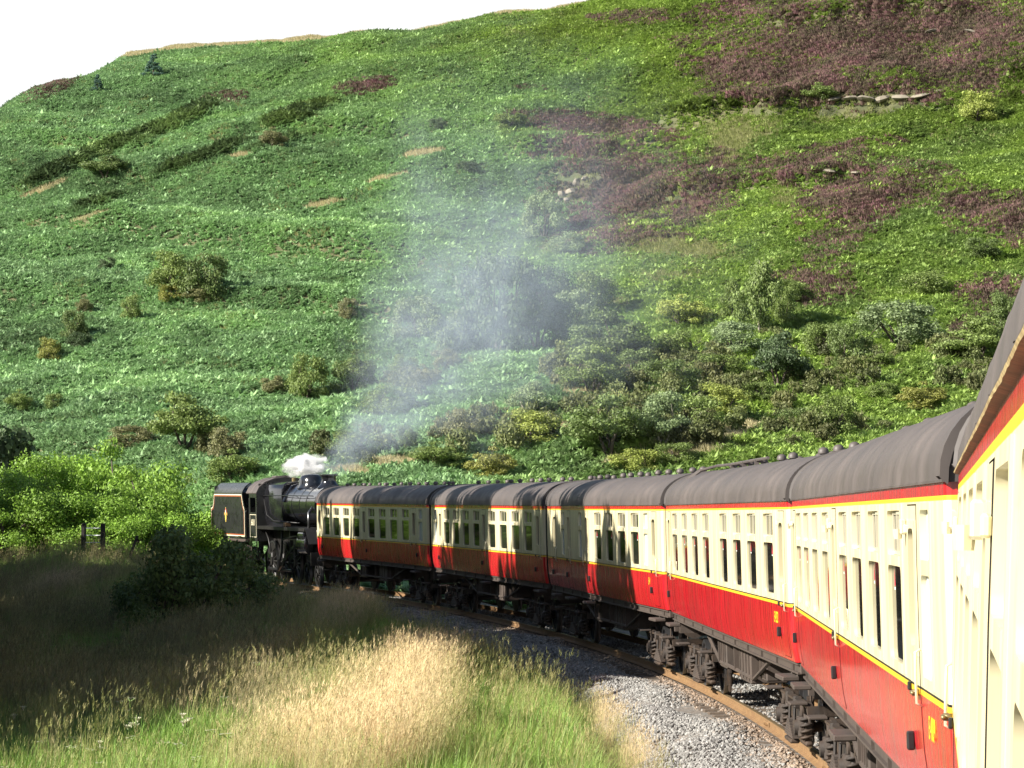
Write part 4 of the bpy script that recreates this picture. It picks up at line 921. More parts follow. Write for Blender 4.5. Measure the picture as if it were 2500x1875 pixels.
M['bark'] = mat('bark', (.075, .06, .045), .9, var=.3, scale=6); M['palebark'] = mat('pale_bark', (.30, .27, .22), .85, var=.3, scale=6)
VAR = {}
def variant(kind, col, v, n, leaf):
    key = (kind, v, n)
    if key not in VAR:
        me, lo = crown(kind, v+11, n, leaf); VAR[key] = (me, lo, {}, {})
    me, lo, byc, byt = VAR[key]
    if col not in byc: m2 = me.copy(); m2.materials.clear(); m2.materials.append(leafmat(col, tuple(min(.6, q*LCM) for q in LC[col]))); byc[col] = m2
    bk = 'palebark' if col == 'birch' or (col == 'grey' and kind == 'haw') else 'bark'
    if bk not in byt: byt[bk] = trunk(kind, lo, v, M[bk])
    return byc[col], byt[bk]
_tn = [0]
def plant_at(P, W, H, name, label, kind, col, group, n=7500, leaf=.0165, cat=None, rz=None):
    _tn[0] += 1; v = _tn[0] % 4; cm, tm_ = variant(kind, col, v, n, leaf); e = empty(name); e.location = (P[0], P[1], P[2]-.05); e.rotation_euler = (0, 0, rz if rz is not None else (_tn[0]*2.4) % 6.28)
    tag(e, label, cat or ('tree' if 'tree' in name or 'hawthorn' == name or name in ('birch', 'conifer') else 'bush'), group)
    put('crown', cm, e, (0, 0, 0), (0, 0, 0), (W, W*.92, H)); put('trunk', tm_, e, (0, 0, 0), (0, 0, 0), (W*.8, W*.8, H)); return e
def plant(x, y, w, h, name, label, kind, col, group, n=7500, leaf=.0165):
    P = hit(x*K, y*K); dep = P[1]; fh = {'fir': 1.15, 'birch': 1.25}.get(kind, 1.6 if h < 90 else 1.45 if kind == 'bush' else 1.3); return plant_at(P, w*K/F_PX*dep*1.3, h*K/F_PX*dep*fh, name, label, kind, col, group, n, leaf)
G1 = 'bushes on the bracken slope'; G2 = 'trees and scrub along the foot of the hill'; G3 = 'bushes veiled by the engine smoke'; G4 = 'conifers near the skyline'
for a in [
 (331, 168, 50, 48, 'conifer', 'larger blue green conifer just below the left skyline', 'fir', 'fir', G4),
 (211, 200, 34, 36, 'conifer', 'smaller blue green conifer low on the left shoulder of the hill', 'fir', 'fir', G4),
 (228, 386, 100, 46, 'hawthorn', 'flat topped hawthorn beside the dark banks on the left slope', 'haw', 'hawthorn', G1),
 (588, 322, 60, 36, 'bush', 'grey brown bush on the upper straw coloured bank left of the smoke', 'bush', 'red', G1),
 (372, 634, 112, 70, 'bush', 'left bush of the large clump in the middle of the bracken', 'bush', 'olive', G1),
 (442, 648, 116, 82, 'bush', 'largest darkest bush of the clump in the middle of the bracken', 'bush', 'hawthorn', G1),
 (375, 652, 62, 34, 'bush', 'bright yellow green bush at the front of the large bracken clump', 'bush', 'gorse', G1),
 (432, 656, 70, 30, 'bush', 'low brown bush at the foot of the large bracken clump', 'bush', 'red', G1),
 (283, 693, 50, 44, 'bush', 'round olive bush alone right of the stacked pair on the slope', 'bush', 'olive', G1),
 (160, 736, 62, 56, 'bush', 'upper bush of the stacked dark pair on the left slope', 'bush', 'hawthorn', G1),
 (170, 752, 54, 30, 'bush', 'lower bush of the stacked dark pair on the left slope', 'bush', 'dark', G1),
 (181, 680, 38, 32, 'bush', 'small brownish bush above the stacked dark pair', 'bush', 'red', G1),
 (105, 784, 54, 42, 'bush', 'yellow green bush far left below the stacked dark pair', 'bush', 'gorse', G1),
 (232, 588, 44, 28, 'bush', 'small dark bush up the slope from the big clump', 'bush', 'dark', G1),
 (118, 884, 44, 30, 'bush', 'small olive bush in bracken above the bright thicket', 'bush', 'olive', G1),
 (40, 888, 60, 36, 'bush', 'olive bush at the left edge above the shaded tree', 'bush', 'olive', G1),
 (400, 975, 165, 115, 'hawthorn', 'open hawthorn with visible stems above the bright green thicket', 'haw', 'olive', G2),
 (490, 998, 96, 62, 'bush', 'reddish brown bush right of the open hawthorn', 'bush', 'red', G2),
 (285, 968, 110, 42, 'bush', 'low brown scrub left of the open hawthorn', 'bush', 'red', G2),
 (505, 1042, 120, 54, 'bush', 'low grey green bush above the tender', 'bush', 'olive', G2),
 (662, 870, 92, 80, 'bush', 'round bush on the slope directly left of the smoke', 'bush', 'olive', G1),
 (592, 852, 64, 34, 'bush', 'low red brown bush left of the round bush by the smoke', 'bush', 'red', G1),
 (752, 692, 46, 42, 'bush', 'small red brown bush alone on the slope behind the thin smoke', 'bush', 'red', G3),
 (765, 850, 100, 70, 'bush', 'dark bush behind the smoke right of the round bush', 'bush', 'hawthorn', G3),
 (905, 735, 110, 75, 'bush', 'grey bush in the smoke left of the great dark tree', 'bush', 'grey', G3),
 (870, 820, 70, 46, 'bush', 'low bush in the densest smoke', 'bush', 'olive', G3),
 (960, 800, 64, 40, 'bush', 'red brown bush below the great dark tree in smoke', 'bush', 'red', G3),
 (915, 845, 66, 44, 'bush', 'brown bush low in the smoke', 'bush', 'red', G3),
 (840, 905, 120, 56, 'bush', 'wide bush at the bottom of the smoke', 'bush', 'olive', G3),
 (975, 772, 110, 84, 'broadleaf_tree', 'left crown of the great dark tree group behind the smoke', 'bush', 'hawthorn', G3),
 (1080, 768, 180, 205, 'broadleaf_tree', 'tallest dark tree behind the smoke', 'bush', 'dark', G3),
 (1160, 758, 150, 118, 'broadleaf_tree', 'right shaded crown of the great dark tree group', 'bush', 'dark', G3),
 (1180, 690, 120, 100, 'broadleaf_tree', 'dark crown above and right of the great tree group', 'bush', 'dark', G3),
 (1275, 690, 125, 86, 'broadleaf_tree', 'olive tree at the upper right end of the dark group', 'bush', 'hawthorn', G2),
 (1238, 715, 86, 76, 'bush', 'pale green bush tucked right of the great dark tree', 'bush', 'grey', G2),
 (1175, 518, 88, 74, 'bush', 'grey green round bush high on the slope left of the heather', 'dome', 'grey', G1),
 (1228, 552, 84, 38, 'bush', 'low grey bush below the round bush by the heather', 'bush', 'grey', G1),
 (945, 285, 44, 26, 'bush', 'tiny dark bush high in the middle of the slope', 'bush', 'dark', G1),
 (1010, 375, 50, 24, 'bush', 'tiny dark bush below the straw patch', 'bush', 'dark', G1),
 (1100, 283, 70, 36, 'bush', 'olive bush at the left end of the purple band', 'bush', 'olive', G1),
 (1310, 800, 190, 118, 'hawthorn', 'broad hawthorn right of the smoke', 'haw', 'hawthorn', G2),
 (1280, 855, 150, 80, 'hawthorn', 'grey hawthorn below the broad hawthorn', 'haw', 'olive', G2),
 (1375, 835, 90, 70, 'bush', 'dark green bush right of the two hawthorns', 'bush', 'hawthorn', G2),
 (1145, 905, 120, 60, 'hawthorn', 'thin twiggy hawthorn among pale bracken', 'haw', 'grey', G2),
 (1318, 988, 185, 126, 'hawthorn', 'large spreading hawthorn with dark stems above the carriage roofs', 'haw', 'hawthorn', G2),
 (1432, 968, 120, 110, 'hawthorn', 'pale stemmed hawthorn right of the large spreading one', 'haw', 'grey', G2),
 (1500, 935, 120, 70, 'bush', 'olive bush right of the pale stemmed hawthorn', 'bush', 'olive', G2),
 (1640, 725, 108, 146, 'birch', 'tall birch with a long shadow on the right slope', 'birch', 'birch', G2),
 (1582, 690, 66, 72, 'birch', 'thin pale birch left of the tall birch', 'birch', 'olive', G2),
 (1695, 700, 60, 66, 'bush', 'olive bush touching the tall birch on the right', 'bush', 'olive', G2),
 (1590, 768, 120, 52, 'bush', 'low grey green willow bush below the tall birch', 'dome', 'grey', G2),
 (1682, 842, 130, 112, 'hawthorn', 'dark hawthorn with a strong shadow below the birch', 'haw', 'dark', G2),
 (1940, 752, 178, 92, 'willow_bush', 'wide round pale willow bush on the right slope', 'dome', 'grey', G2),
 (1832, 800, 104, 84, 'bush', 'dark round bush left of the wide pale willow', 'bush', 'hawthorn', G2),
 (1775, 770, 90, 62, 'bush', 'light brown green bush behind the dark round bush', 'bush', 'olive', G2),
 (2112, 785, 165, 92, 'hawthorn', 'brownish hawthorn by the roof of the nearest carriage', 'haw', 'olive', G2),
 (2170, 720, 90, 70, 'bush', 'dark bush at the right edge above the brownish hawthorn', 'bush', 'hawthorn', G2),
 (1800, 940, 115, 72, 'bush', 'grey brown bush above the second carriage roof', 'bush', 'olive', G2),
 (1728, 938, 84, 50, 'bush', 'small bush left of the grey brown bush above the roofs', 'bush', 'hawthorn', G2),
 (1996, 886, 112, 46, 'gorse_bush', 'yellow olive gorse bush beneath the willow on the right', 'bush', 'gorse', G2),
 (1460, 790, 100, 60, 'bush', 'olive bush between the hawthorns and the birch', 'bush', 'olive', G2),
 (1450, 845, 130, 58, 'bush', 'wide low bush below the olive bush', 'bush', 'hawthorn', G2),
 (1545, 815, 120, 44, 'bush', 'low brown green scrub beneath the willow bush', 'bush', 'olive', G2),
 (1470, 705, 120, 52, 'bush', 'yellow green shrub left of the birches', 'bush', 'yellowgreen', G2),
 (1560, 900, 130, 56, 'bush', 'low green scrub along the straw path', 'bush', 'yellowgreen', G2),
 (1370, 1020, 120, 42, 'bush', 'yellow green bush just over the fourth carriage roof', 'bush', 'yellowgreen', G2),
 (1465, 1004, 90, 42, 'bush', 'dark green bush just over the roofs right of the large hawthorn', 'bush', 'olive', G2),
 (1065, 1040, 110, 56, 'bush', 'round olive bush over the fifth carriage roof', 'bush', 'gorse', G2),
 (1000, 965, 84, 62, 'hawthorn', 'thin brown hawthorn below the smoke right side', 'haw', 'red', G2),
 (878, 978, 50, 50, 'bush', 'small dark round bush above the farthest carriage', 'bush', 'hawthorn', G2),
 (760, 1000, 120, 60, 'bush', 'grey scrub directly over the engine smoke root', 'bush', 'olive', G2),
 (940, 1012, 120, 44, 'bush', 'low brown scrub above the farthest carriage roof', 'bush', 'olive', G2),
 (1150, 965, 140, 62, 'bush', 'bright green bush left of the large spreading hawthorn', 'bush', 'yellowgreen', G2),
 (1905, 862, 76, 30, 'bush', 'low bush left above the gorse bush', 'bush', 'olive', G2),
 (1640, 870, 80, 40, 'bush', 'low bush at the foot of the dark hawthorn', 'bush', 'olive', G2),
 (1900, 800, 110, 34, 'bush', 'low brown scrub under the wide pale willow', 'bush', 'olive', G2),
 (2000, 640, 120, 44, 'bush', 'pale olive shrub on the heathery right slope', 'bush', 'olive', G1),
 (2120, 560, 90, 40, 'bush', 'dark olive shrub high at the right edge', 'bush', 'hawthorn', G1),
 (1700, 650, 90, 40, 'bush', 'olive shrub above right of the tall birch', 'bush', 'olive', G1),
 (1770, 225, 80, 36, 'bush', 'green shrub below the upper heather ledge', 'bush', 'olive', G1),
 (2110, 265, 90, 52, 'bush', 'bright green shrub at the top right slope', 'bush', 'yellowgreen', G1),
 ]: plant(*a)
# bright green thicket left of the tender
GT = 'bright green bushes of the thicket beside the line'
def at(x, Y, z=None):
    X = (x*K-1250)/F_PX*Y; zz = float(ground(np.array([X]), np.array([Y]))[0]); return (X, Y, zz)
for x, Y, w, h, lb in ((60, 139, 5.6, 5.0, 'leftmost bright green bush of the lit thicket'), (150, 144, 6.0, 6.0, 'tall bright green bush in the left half of the thicket'), (235, 141, 6.2, 6.3, 'tallest bright green bush of the thicket'), (320, 139, 5.8, 5.6, 'bright green bush of the thicket with the dark shadow'),
                       (395, 137, 5.0, 4.4, 'bright green bush sloping down towards the tender'), (445, 133, 3.8, 3.2, 'small bright green bush touching the tender'), (105, 131, 4.6, 3.4, 'front left low bush of the bright thicket'), (205, 130, 4.4, 3.0, 'front middle low bush of the bright thicket'), (0, 133, 5.0, 4.2, 'bright green bush cut by the left edge of the picture'), (330, 129, 4.2, 3.2, 'front right low bush of the bright thicket in shadow'), (275, 133, 5.0, 4.6, 'middle bush of the bright thicket behind the field gate'), (40, 130, 4.8, 3.6, 'front low bush at the left end of the bright thicket')):
    plant_at(at(x, Y), w*1.45, h*1.3, 'bush', lb, 'bush', 'lime', GT, 22000, .0095)
for x, Y, w, h, lb in ((415, 86, 5.4, 4.6, 'dark shaded bush in front of the tender wheels'), (500, 91, 4.6, 2.6, 'low dark shaded bush below the engine'), (335, 93, 3.8, 2.6, 'low dark shaded bush left of the one before the tender')):
    plant_at(at(x, Y), w, h, 'bush', lb, 'bush', 'hawthorn', 'dark bushes between the grass and the tender', 12000, .0125)
plant_at(at(-45, 158), 8.5, 9.0, 'broadleaf_tree', 'dark shaded tree at the left edge behind the bright thicket', 'bush', 'dark', None, 7000, .022, rz=1.0)
# big trees left of the line, beyond the edge of the view: their shade lies over the train and the grass
SH = [(-12.6, 43.5, 8, 8), (-14.8, 49.5, 10, 11), (-21, 46, 11, 12.5), (-15.4, 53, 11, 13), (-16.5, 57.5, 12, 20), (-18.4, 64.5, 12, 22.5), (-20, 72, 12, 23), (-21.5, 80, 12, 24), (-23.1, 89, 12, 24), (-25, 98, 12, 23), (-27, 107, 11, 21), (-25, 50, 13, 20), (-27, 59, 14, 25), (-29, 69, 14, 27), (-31, 80, 14, 28), (-33, 91, 14, 27), (-36, 103, 12, 24), (-33, 128, 9, 17), (-31, 119, 9, 16), (-29.5, 113, 10, 19)]
for X, Y, w, h in SH:
    z = float(ground(np.array([X]), np.array([Y]))[0]); plant_at((X, Y, z), w, h, 'broadleaf_tree', 'tall broadleaf tree beside the line left of the view', 'bush', 'dark', 'tall trees left of the view that shade the line', 9000, .024)

# scrub that fills in between the trees at the foot of the hill
M['scrub'] = mat('scrub_leaf', (.135, .165, .055), .65, tint=True, tint2=(.15, .15, .055), island=.4, transl=.3)
def scrub_kind(seed):
    me, lo = crown('bush', seed+50, 900, .040); me.materials.append(M['scrub']); return bpy.data.objects.new('scrub_kind', me)
ns = 5200; Ys = np.sqrt(RNG.uniform(150**2, 262**2, ns)); Xs = RNG.uniform(-1, 1, ns)*.19*Ys; Zs = ground(Xs, Ys); px_, py_, _q = proj(np.stack([Xs, Ys, Zs], 1))
ws = gsum(px_, py_, [(1330, 830, 170, 130, 0, 1.0), (1500, 830, 200, 110, 0, .9), (1750, 800, 330, 120, 0, .75), (1400, 960, 260, 60, 0, 1.0), (1750, 930, 260, 70, 0, .8), (1050, 960, 260, 60, 0, .85), (800, 980, 200, 50, 0, .8), (480, 1000, 130, 50, 0, .7), (880, 850, 120, 60, 0, .5), (2100, 800, 130, 90, 0, .8), (1750, 620, 260, 60, 0, .35)])
kp = (ws*(.35+1.3*(fbm(Xs*.09, Ys*.09, 71))) > .42+RNG.uniform(0, .45, ns)) & (lateral(Xs, Ys)[0] > 10); ns = int(kp.sum())
scatter('undergrowth', 'mixed low scrub filling the gaps between the trees at the foot of the hill', 'scrub', np.stack([Xs, Ys, Zs-.08], 1)[kp], RNG.uniform(0, 6.28, ns), RNG.uniform(.8, 2.4, ns), RNG.beta(1.2, 2.2, ns), RNG.normal(1.0, .18, ns), [scrub_kind(k) for k in range(6)])

# ------------------------------------------------------------------ rocks on the hill
M['rock'] = mat('pale_sandstone', (.22, .195, .15), .9, var=.35, scale=2.5, dirt=(.16, .14, .10), dirt_amt=.6, bump=.6)
def rock_mesh(seed):
    r = random.Random(seed); b = MB(); rows = []
    for t in (-.5, -.35, 0, .35, .5):
        k = math.sqrt(max(.05, 1-(t/.56)**2)); rows.append([((.5*k)*math.cos(a)*r.uniform(.75, 1.15), (.4*k)*math.sin(a)*r.uniform(.75, 1.15), t*.6+r.uniform(-.05, .05)) for a in np.linspace(0, 2*math.pi, 8)[:-1]])
    b.loft(rows); return b.mesh('boulder', [M['rock']], angle=25)
RK = [rock_mesh(k) for k in range(5)]
def rock(x, y, w, h, label, k, group): 
    P = hit(x*K, y*K); s = w*K/F_PX*P[1]; o = put('boulder', RK[k % 5], None, (P[0], P[1]-.2, P[2]+h*K/F_PX*P[1]*.2), (RNG.uniform(-.3, .3), RNG.uniform(-.3, .3), RNG.uniform(0, 6)), (s, s, h*K/F_PX*P[1]*1.7)); tag(o, label, 'rock', group)
for k, a in enumerate([(1245, 402, 20, 21, 'pale rounded boulder at the top of the scree left of the heather'), (1232, 420, 30, 17, 'broad pale rock in the middle of the scree'), (1212, 425, 18, 18, 'upright pale rock at the left of the scree'), (1224, 436, 20, 12, 'flat pale rock at the foot of the scree'), (1262, 388, 20, 9, 'flat pale slab above the rounded boulder'), (1205, 440, 16, 10, 'lowest pale rock of the scree'), (1538, 508, 14, 9, 'small white boulder alone on the grass below the heather'), (1315, 492, 14, 8, 'pale stone below the large heather patch'), (1290, 290, 30, 6, 'thin pale ledge under the purple band')]): rock(*a, k, 'pale rocks on the hillside')
ORD = ('leftmost', 'second from the left', 'third from the left', 'middle', 'third from the right', 'second from the right', 'rightmost')
for k, (x, y, w, h) in enumerate([(1800, 216, 46, 12), (1836, 215, 40, 15), (1868, 216, 44, 18), (1905, 217, 46, 20), (1945, 214, 50, 20), (1985, 209, 46, 14), (2020, 201, 36, 12)]): rock(x, y, w, h*.62, 'weathered rock in the broken ledge below the upper heather, ' + ORD[k], k+2, 'rocks of the broken ledge')
for k, (x, y, w, h) in enumerate([(1965, 74, 52, 9), (2010, 72, 40, 10), (2105, 72, 46, 9)]): rock(x, y, w, h*.8, 'weathered rock in the short ledge among the top heather, ' + ('left one', 'middle one', 'right one')[k], k+1, 'rocks of the top ledge')
for k, (x, y, w, h) in enumerate([(1790, 370, 36, 7), (1850, 374, 34, 6)]): rock(x, y, w, h, 'thin pale rock edge in the middle heather, ' + ('left one', 'right one')[k], k+3, 'thin rock edges')
# ------------------------------------------------------------------ trackside grass and gravel
M['straw'] = mat('straw_grass', (.24, .26, .07), .65, tint=True, tint2=(.68, .53, .30), island=.25, transl=.35)
M['green'] = mat('green_grass', (.17, .32, .045), .55, tint=True, tint2=(.40, .44, .15), island=.35, transl=.25)
M['umbel'] = mat('pale_flower', (.70, .68, .50), .7, tint=False, transl=.2)
def straw_tuft(seed):
    r = random.Random(seed); b = MB()
    for k in range(16):
        a = r.uniform(0, 6.28); rr = .10*math.sqrt(r.random()); a2 = .5+r.uniform(-1.3, 1.3); dx, dy = math.cos(a2), math.sin(a2)
        tip = blade(b, (rr*math.cos(a), rr*math.sin(a), 0), dx, dy, r.uniform(.55, .95), .0045, r.uniform(.02, .22), r.uniform(.1, .6), 3, 0, (1, .9, .7, .5))
        for q in range(6):   # feathery seed head
            blade(b, tip+Vector((r.uniform(-.01, .01), r.uniform(-.01, .01), -.02*q)), math.cos(a2+r.uniform(-1.5, 1.5)), math.sin(a2+r.uniform(-1.5, 1.5)), r.uniform(.04, .08), .0065, r.uniform(.2, 1.0), .8, 1, 0, (1, .2))
    for k in range(9):
        a = r.uniform(0, 6.28); blade(b, (.08*math.cos(a), .08*math.sin(a), 0), math.cos(a), math.sin(a), r.uniform(.25, .5), .008, r.uniform(.1, .5), r.uniform(.4, 1.2))
    return lib_mesh('straw_tuft', b, [M['straw']])
def umbel(seed):
    r = random.Random(seed); b = MB(); h = r.uniform(.5, .8); b.tube([(0, 0, 0), (.02, 0, h*.5), (0, .02, h)], .006, 4, 0)
    for k in range(7):
        a = 6.28*k/7+r.random(); e = Vector((.06*math.cos(a), .06*math.sin(a), h+.05+r.uniform(-.02, .02))); b.tube([(0, .02, h), e], .003, 3, 0)
        b.add([e+Vector((.022*math.cos(t), .022*math.sin(t), .004)) for t in np.linspace(0, 6.28, 6)[:-1]], [(0, 1, 2, 3, 4)], 1)
    for k in range(4):
        a = r.uniform(0, 6.28); blade(b, (0, 0, h*.2*k), math.cos(a), math.sin(a), .18, .03, .7, .8)
    return lib_mesh('umbel_flower', b, [M['green'], M['umbel']])
n = 128000
Yg = np.sqrt(RNG.uniform(33**2, 128**2, n)); Xg = -Yg*.205-2 + RNG.uniform(0, 1, n)*(Yg*.205+9)
d_, s_ = lateral(Xg, Yg); dens = np.clip(62/Yg, .35, 1)
kp = (d_ < -2.75) & (RNG.random(n) < dens); Xg, Yg, d_ = Xg[kp], Yg[kp], d_[kp]; Zg = ground(Xg, Yg); PX, PY, DEP = proj(np.stack([Xg, Yg, Zg+.35], 1))
STR = [(760, 1600, 245, 105, -10, .92), (880, 1480, 120, 55, -10, .9), (600, 1620, 180, 60, -14, .8), (1330, 1520, 60, 90, 45, .8), (1400, 1600, 60, 90, 40, .95), (740, 1340, 150, 40, -18, .7), (120, 1280, 170, 60, 0, .6), (90, 1600, 60, 60, 0, .5), (330, 1320, 160, 60, 10, .5), (1250, 1430, 80, 30, 0, .5)]
nz = lambda f, sd_: fbm(Xg*f, Yg*f, sd_)-.5
S_ = gsum(PX, PY, STR) + nz(.35, 61)*.5 + nz(1.3, 62)*.35
edge = (d_ > -3.9); hgt = .55 + .9*fbm(Xg*.45, Yg*.45, 64); weeds = (PX < 640*K) & (PY < 1560*K) & (fbm(Xg*.25, Yg*.25, 65) > .44)
is_st = (S_ + RNG.uniform(-.22, .22, len(Xg)) > .5) | (edge & (RNG.random(len(Xg)) < .35)) | (RNG.random(len(Xg)) < .05) | (weeds & (RNG.random(len(Xg)) < .36)); is_gr = ~is_st
P = np.stack([Xg, Yg, Zg], 1)
mk = is_st & (~edge | (RNG.random(len(Xg)) < .4)); nb = int(mk.sum())
scatter('straw_grass', 'tall straw coloured grass with feathery seed heads beside the ballast', 'grass', P[mk], RNG.uniform(-.6, .6, nb), np.where(edge[mk], .55, .95)*RNG.uniform(.65, 1.1, nb)*(.55+.5*hgt[mk]), np.clip(sstep(S_[mk], .35, .7)*.85+weeds[mk]*.35+RNG.normal(.1, .16, nb), 0, 1), RNG.normal(1.0, .16, nb)*np.where(weeds[mk], RNG.uniform(.3, 1.05, nb), 1), [straw_tuft(k) for k in range(8)], RNG.normal(0, .1, (nb, 2)))
mk = is_gr & (~edge | (RNG.random(len(Xg)) < .36)); nb = int(mk.sum())
gg = [grass_clump(70+k, M['green'], 30, (.22, .55), .0075, .15, .6) for k in range(8)]
scatter('green_grass', 'rough green grass on the bank left of the track', 'grass', P[mk], RNG.uniform(0, 6.28, nb), np.where(edge[mk], .5, 1)*RNG.uniform(.6, 1.25, nb)*(.5+.7*hgt[mk]), np.clip(RNG.beta(1.0, 4.0, nb)+nz(.5, 66)[mk]*.7, 0, 1), np.clip(RNG.normal(1.0, .28, nb)+nz(.8, 67)[mk]*.7, .3, 1.8), gg, RNG.normal(0, .12, (nb, 2)))
mk = is_gr & (PX < 900*K) & (RNG.random(len(Xg)) < .012); nb = int(mk.sum())
scatter('wild_flowers', 'scattered small white flower heads in the shaded grass', 'wildflowers', P[mk], RNG.uniform(0, 6.28, nb), RNG.uniform(.7, 1.1, nb), np.full(nb, .3), np.ones(nb), [umbel(k) for k in range(5)])
# the tall flower stalks that catch the sun at the lower left
M['stemg'] = mat('flower_stem', (.16, .22, .06), .7, var=.2)
def stalk(x, y, hh, label, seed):
    P = hit(x*K, y*K, 36, 110); r = random.Random(seed); b = MB(); h = hh*K/F_PX*P[1]; b.tube([(0, 0, -.05), (.03, 0, h*.5), (.01+r.uniform(-.08, .08), 0, h)], .010, 5, 0)
    top = Vector((.01, 0, h))
    e = empty('flower_stalk'); e.location = P; tag(e, label, 'wildflower', 'tall pale flowers in the lower left grass')
    for k in range(7):
        a = r.uniform(0, 6.28); blade(b, (.02, 0, h*(.15+.1*k)), math.cos(a), math.sin(a), .16, .03, .6, 1.0)
    b.build('stem', M['stemg'], e)
    for k in range(r.choice((3, 4, 5))):
        f = MB(); c = top + Vector((r.uniform(-.10, .10), r.uniform(-.06, .06), r.uniform(-.22, .03)))
        for t in range(9):
            a = 6.28*t/9; blade(f, c, math.cos(a), math.sin(a), .075, .040, .9, .5, 1, 0, (1, .5))
        f.tube([c-Vector((0, 0, .03)), c+Vector((0, 0, .012))], [.008, .014], 6); f.build('flower_head', M['umbel'], e)
for k, (x, y, h, lb) in enumerate([(285, 1640, 95, 'tallest pale flower stalk standing out against the dark hollow'), (118, 1650, 70, 'pale flower stalk second from the left edge among the grass'), (140, 1655, 55, 'short pale flower stalk beside the second one'), (172, 1660, 50, 'pale flower stalk in the middle of the lower left row'), (36, 1640, 110, 'pale flower stalk nearest the left edge'), (215, 1665, 70, 'thin flower stalk left of the tallest one'), (400, 1640, 90, 'leaning flower stalk at the left end of the straw grass')]): stalk(x, y, h, lb, k)
# ballast stones
M['stone'] = mat('ballast_chip', (.22, .216, .205), .9, tint=True, tint2=(.24, .16, .10), island=.0, var=.25, scale=20)
def chip(seed):
    r = random.Random(seed); b = MB(); rows = [[(.5*k*math.cos(a)*r.uniform(.7, 1.2), .42*k*math.sin(a)*r.uniform(.7, 1.2), z) for a in np.linspace(0, 6.283, 6)[:-1]] for z, k in ((-.3, .6), (0, 1.0), (.28, .55))]
    b.loft(rows); return lib_mesh('stone', b, [M['stone']])
n = 90000
sg = 22 + (RNG.random(n)**1.5)*95; dg = np.where(RNG.random(n) < .8, -.85-RNG.random(n)*2.5, RNG.uniform(-.62, 1.2, n))
zg = np.interp(dg, [-3.5, -3.0, -2.4, -1.75, -.85, 0, .85, 1.75], [BZ-.66, BZ-.42, BZ-.13, BZ-.01, BZ-.02, BZ-.05, BZ-.02, BZ-.01])
j = np.where(np.abs(dg) > 1.0, (vnoise(sg*.45, dg*1.3, 4)-.5)*.32, 0); cx = np.interp(sg, TS, TX); cy = np.interp(sg, TS, TY); ca = np.interp(sg, TS, TA)
zz = zg + j + RNG.uniform(-.005, .035, n); ct, st_ = math.cos(CANT), math.sin(CANT)
Ps = np.stack([cx+np.cos(ca)*(dg*ct-zz*st_), cy-np.sin(ca)*(dg*ct-zz*st_), grade(sg)+dg*st_+zz*ct], 1)
rusty = np.clip(1.1-np.abs(dg+.9)*1.6+RNG.normal(0, .25, n), 0, 1)
scatter('ballast_stones', 'loose grey limestone ballast stones along the track', 'gravel', Ps, RNG.uniform(0, 6.28, n), RNG.uniform(.045, .085, n), rusty*.8, np.clip(RNG.normal(1.0, .28, n), .35, 1.7), [chip(k) for k in range(7)], RNG.normal(0, .6, (n, 2)))
# ------------------------------------------------------------------ dark field gate in the shade
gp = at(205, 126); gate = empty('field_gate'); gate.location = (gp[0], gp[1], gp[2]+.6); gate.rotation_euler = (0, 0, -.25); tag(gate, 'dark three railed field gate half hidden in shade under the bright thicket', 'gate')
M['gatew'] = mat('glare_white_rail', (.78, .80, .82), .4, var=.1); M['darkwood'] = mat('dark_post', (.03, .026, .022), .9, var=.3)  # sky glare on the rails is put into their near white colour
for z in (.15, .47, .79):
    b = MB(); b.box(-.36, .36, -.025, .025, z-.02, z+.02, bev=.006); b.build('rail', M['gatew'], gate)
for x in (-.46, .46):
    b = MB(); b.box(x-.09, x+.09, -.09, .09, -.6, 1.0, bev=.02); b.build('post', M['darkwood'], gate)
lp = at(276, 126); b = MB(); b.tube([(0, 0, -.5), (.25, 0, .8), (.5, 0, 1.5)], [.08, .07, .06], 8); o = b.build('leaning_post', M['darkwood']); o.location = lp; tag(o, 'leaning dark post right of the shaded field gate', 'post')
# ------------------------------------------------------------------ smoke and steam
def vol_mat(name, col, build):
    m = bpy.data.materials.new(name); m.use_nodes = True; nt = m.node_tree; N = nt.nodes; L = nt.links; N.clear(); out = N.new('ShaderNodeOutputMaterial'); pv = N.new('ShaderNodeVolumePrincipled'); pv.inputs['Color'].default_value = (*col, 1); pv.inputs['Anisotropy'].default_value = .1
    L.new(pv.outputs[0], out.inputs['Volume']); tc = N.new('ShaderNodeTexCoord'); sp = N.new('ShaderNodeSeparateXYZ'); L.new(tc.outputs['Object'], sp.inputs[0])
    def mth(op, a, b=None, clamp=False):
        x = N.new('ShaderNodeMath'); x.operation = op; x.use_clamp = clamp
        for i, v in enumerate((a, b)):
            if v is None: continue
            if hasattr(v, 'links'): L.new(v, x.inputs[i])
            else: x.inputs[i].default_value = v
        return x.outputs[0]
    def noise(sc, det, off=0):
        mp = N.new('ShaderNodeMapping'); mp.inputs['Location'].default_value = (off, off, off); L.new(tc.outputs['Object'], mp.inputs[0]); t = N.new('ShaderNodeTexNoise'); t.inputs['Scale'].default_value = sc; t.inputs['Detail'].default_value = det; t.inputs['Distortion'].default_value = .6; L.new(mp.outputs[0], t.inputs['Vector']); return t.outputs[0]
    L.new(build(sp.outputs, mth, noise), pv.inputs['Density']); return m
LEN = 26.0
R0, RK_ = .4, .31
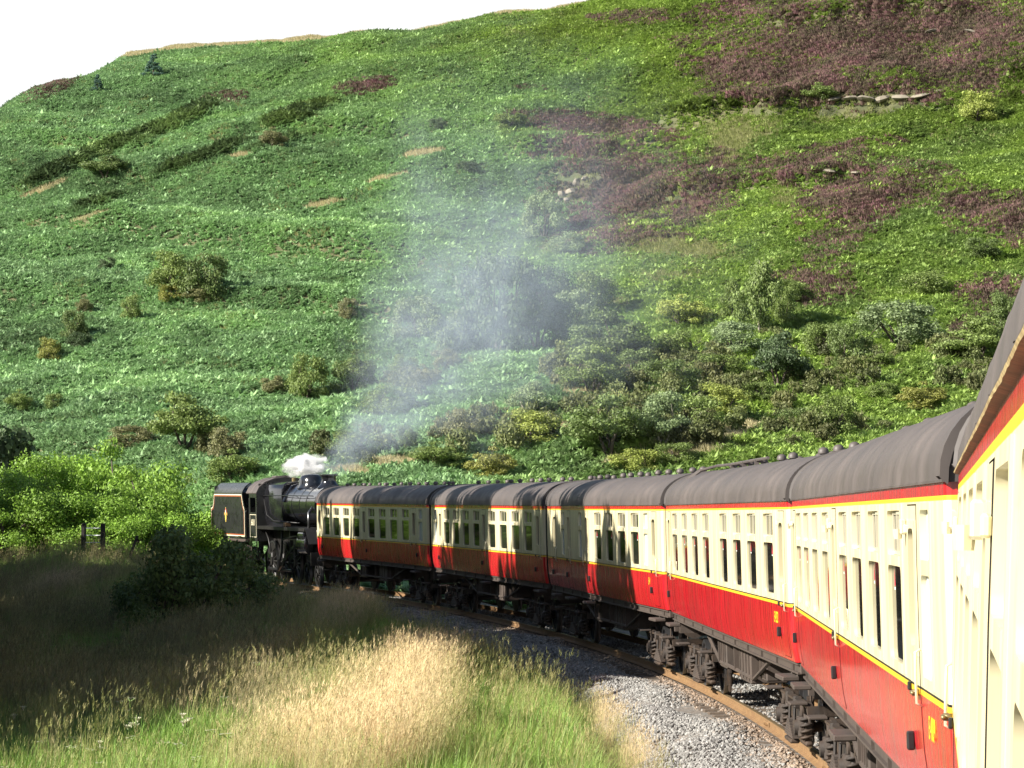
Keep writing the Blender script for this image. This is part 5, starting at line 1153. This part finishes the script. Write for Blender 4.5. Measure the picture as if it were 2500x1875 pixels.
def plume(xyz, mth, noise):
    x, y, z = xyz[0], xyz[1], xyz[2]; r = mth('SQRT', mth('ADD', mth('MULTIPLY', y, y), mth('MULTIPLY', z, z))); R = mth('ADD', mth('MULTIPLY', x, RK_), R0)
    nn = noise(.42, 4); rr = mth('ADD', mth('DIVIDE', r, R), mth('MULTIPLY', mth('SUBTRACT', nn, .5), 1.9)); fall = mth('SUBTRACT', 1.0, rr, True); fall = mth('MULTIPLY', fall, 1.0)
    puff = mth('ADD', mth('MULTIPLY', mth('SUBTRACT', noise(.9, 5, 7), .35), 2.2, True), .15)
    fade = mth('DIVIDE', 1.0, mth('ADD', 1.0, mth('MULTIPLY', x, .22))); end = mth('MULTIPLY', mth('SUBTRACT', LEN, x), .12, True)
    return mth('MULTIPLY', mth('MULTIPLY', mth('MULTIPLY', fall, puff), mth('MULTIPLY', fade, end)), PLUME_D)
PLUME_D = .72
M['smoke'] = vol_mat('engine_smoke', (.66, .76, .90), plume)
b = MB(); b.loft([[(x, (R0+RK_*x)*1.45*c_, (R0+RK_*x)*1.45*s_) for c_, s_ in circ(1, 20)] for x in np.linspace(0, LEN, 8)])
sm = b.build('smoke_plume', M['smoke']); ch = lm @ Vector((-3.45, 0, 4.45)); tgt = Vector((-.2, 106, 12.0)); sm.location = ch; sm.rotation_euler = (tgt-ch).to_track_quat('X', 'Z').to_euler(); tag(sm, 'thin blue grey smoke drifting up the hillside from the engine', 'smoke', kind='stuff')
def puff(xyz, mth, noise):
    x, y, z = xyz; r = mth('SQRT', mth('ADD', mth('ADD', mth('MULTIPLY', x, x), mth('MULTIPLY', y, y)), mth('MULTIPLY', z, z))); rr = mth('ADD', r, mth('MULTIPLY', mth('SUBTRACT', noise(1.9, 6), .5), 2.1))
    return mth('MULTIPLY', mth('MULTIPLY', mth('SUBTRACT', .78, rr), 2.0, True), 14.0)
M['steam'] = vol_mat('white_steam', (.98, .98, .98), puff)
b = MB(); b.loft([[(math.sin(t)*c_*1.05, math.sin(t)*s_*1.05, -math.cos(t)*1.05) for c_, s_ in circ(1, 16)] for t in np.linspace(.02, math.pi-.02, 9)])
stm = b.build('steam_puff', M['steam']); stm.location = lm @ Vector((1.2, -.25, 4.72)); stm.scale = (1.15, 1.0, .62); tag(stm, 'small white steam cloud over the boiler of the engine', 'steam', kind='stuff')
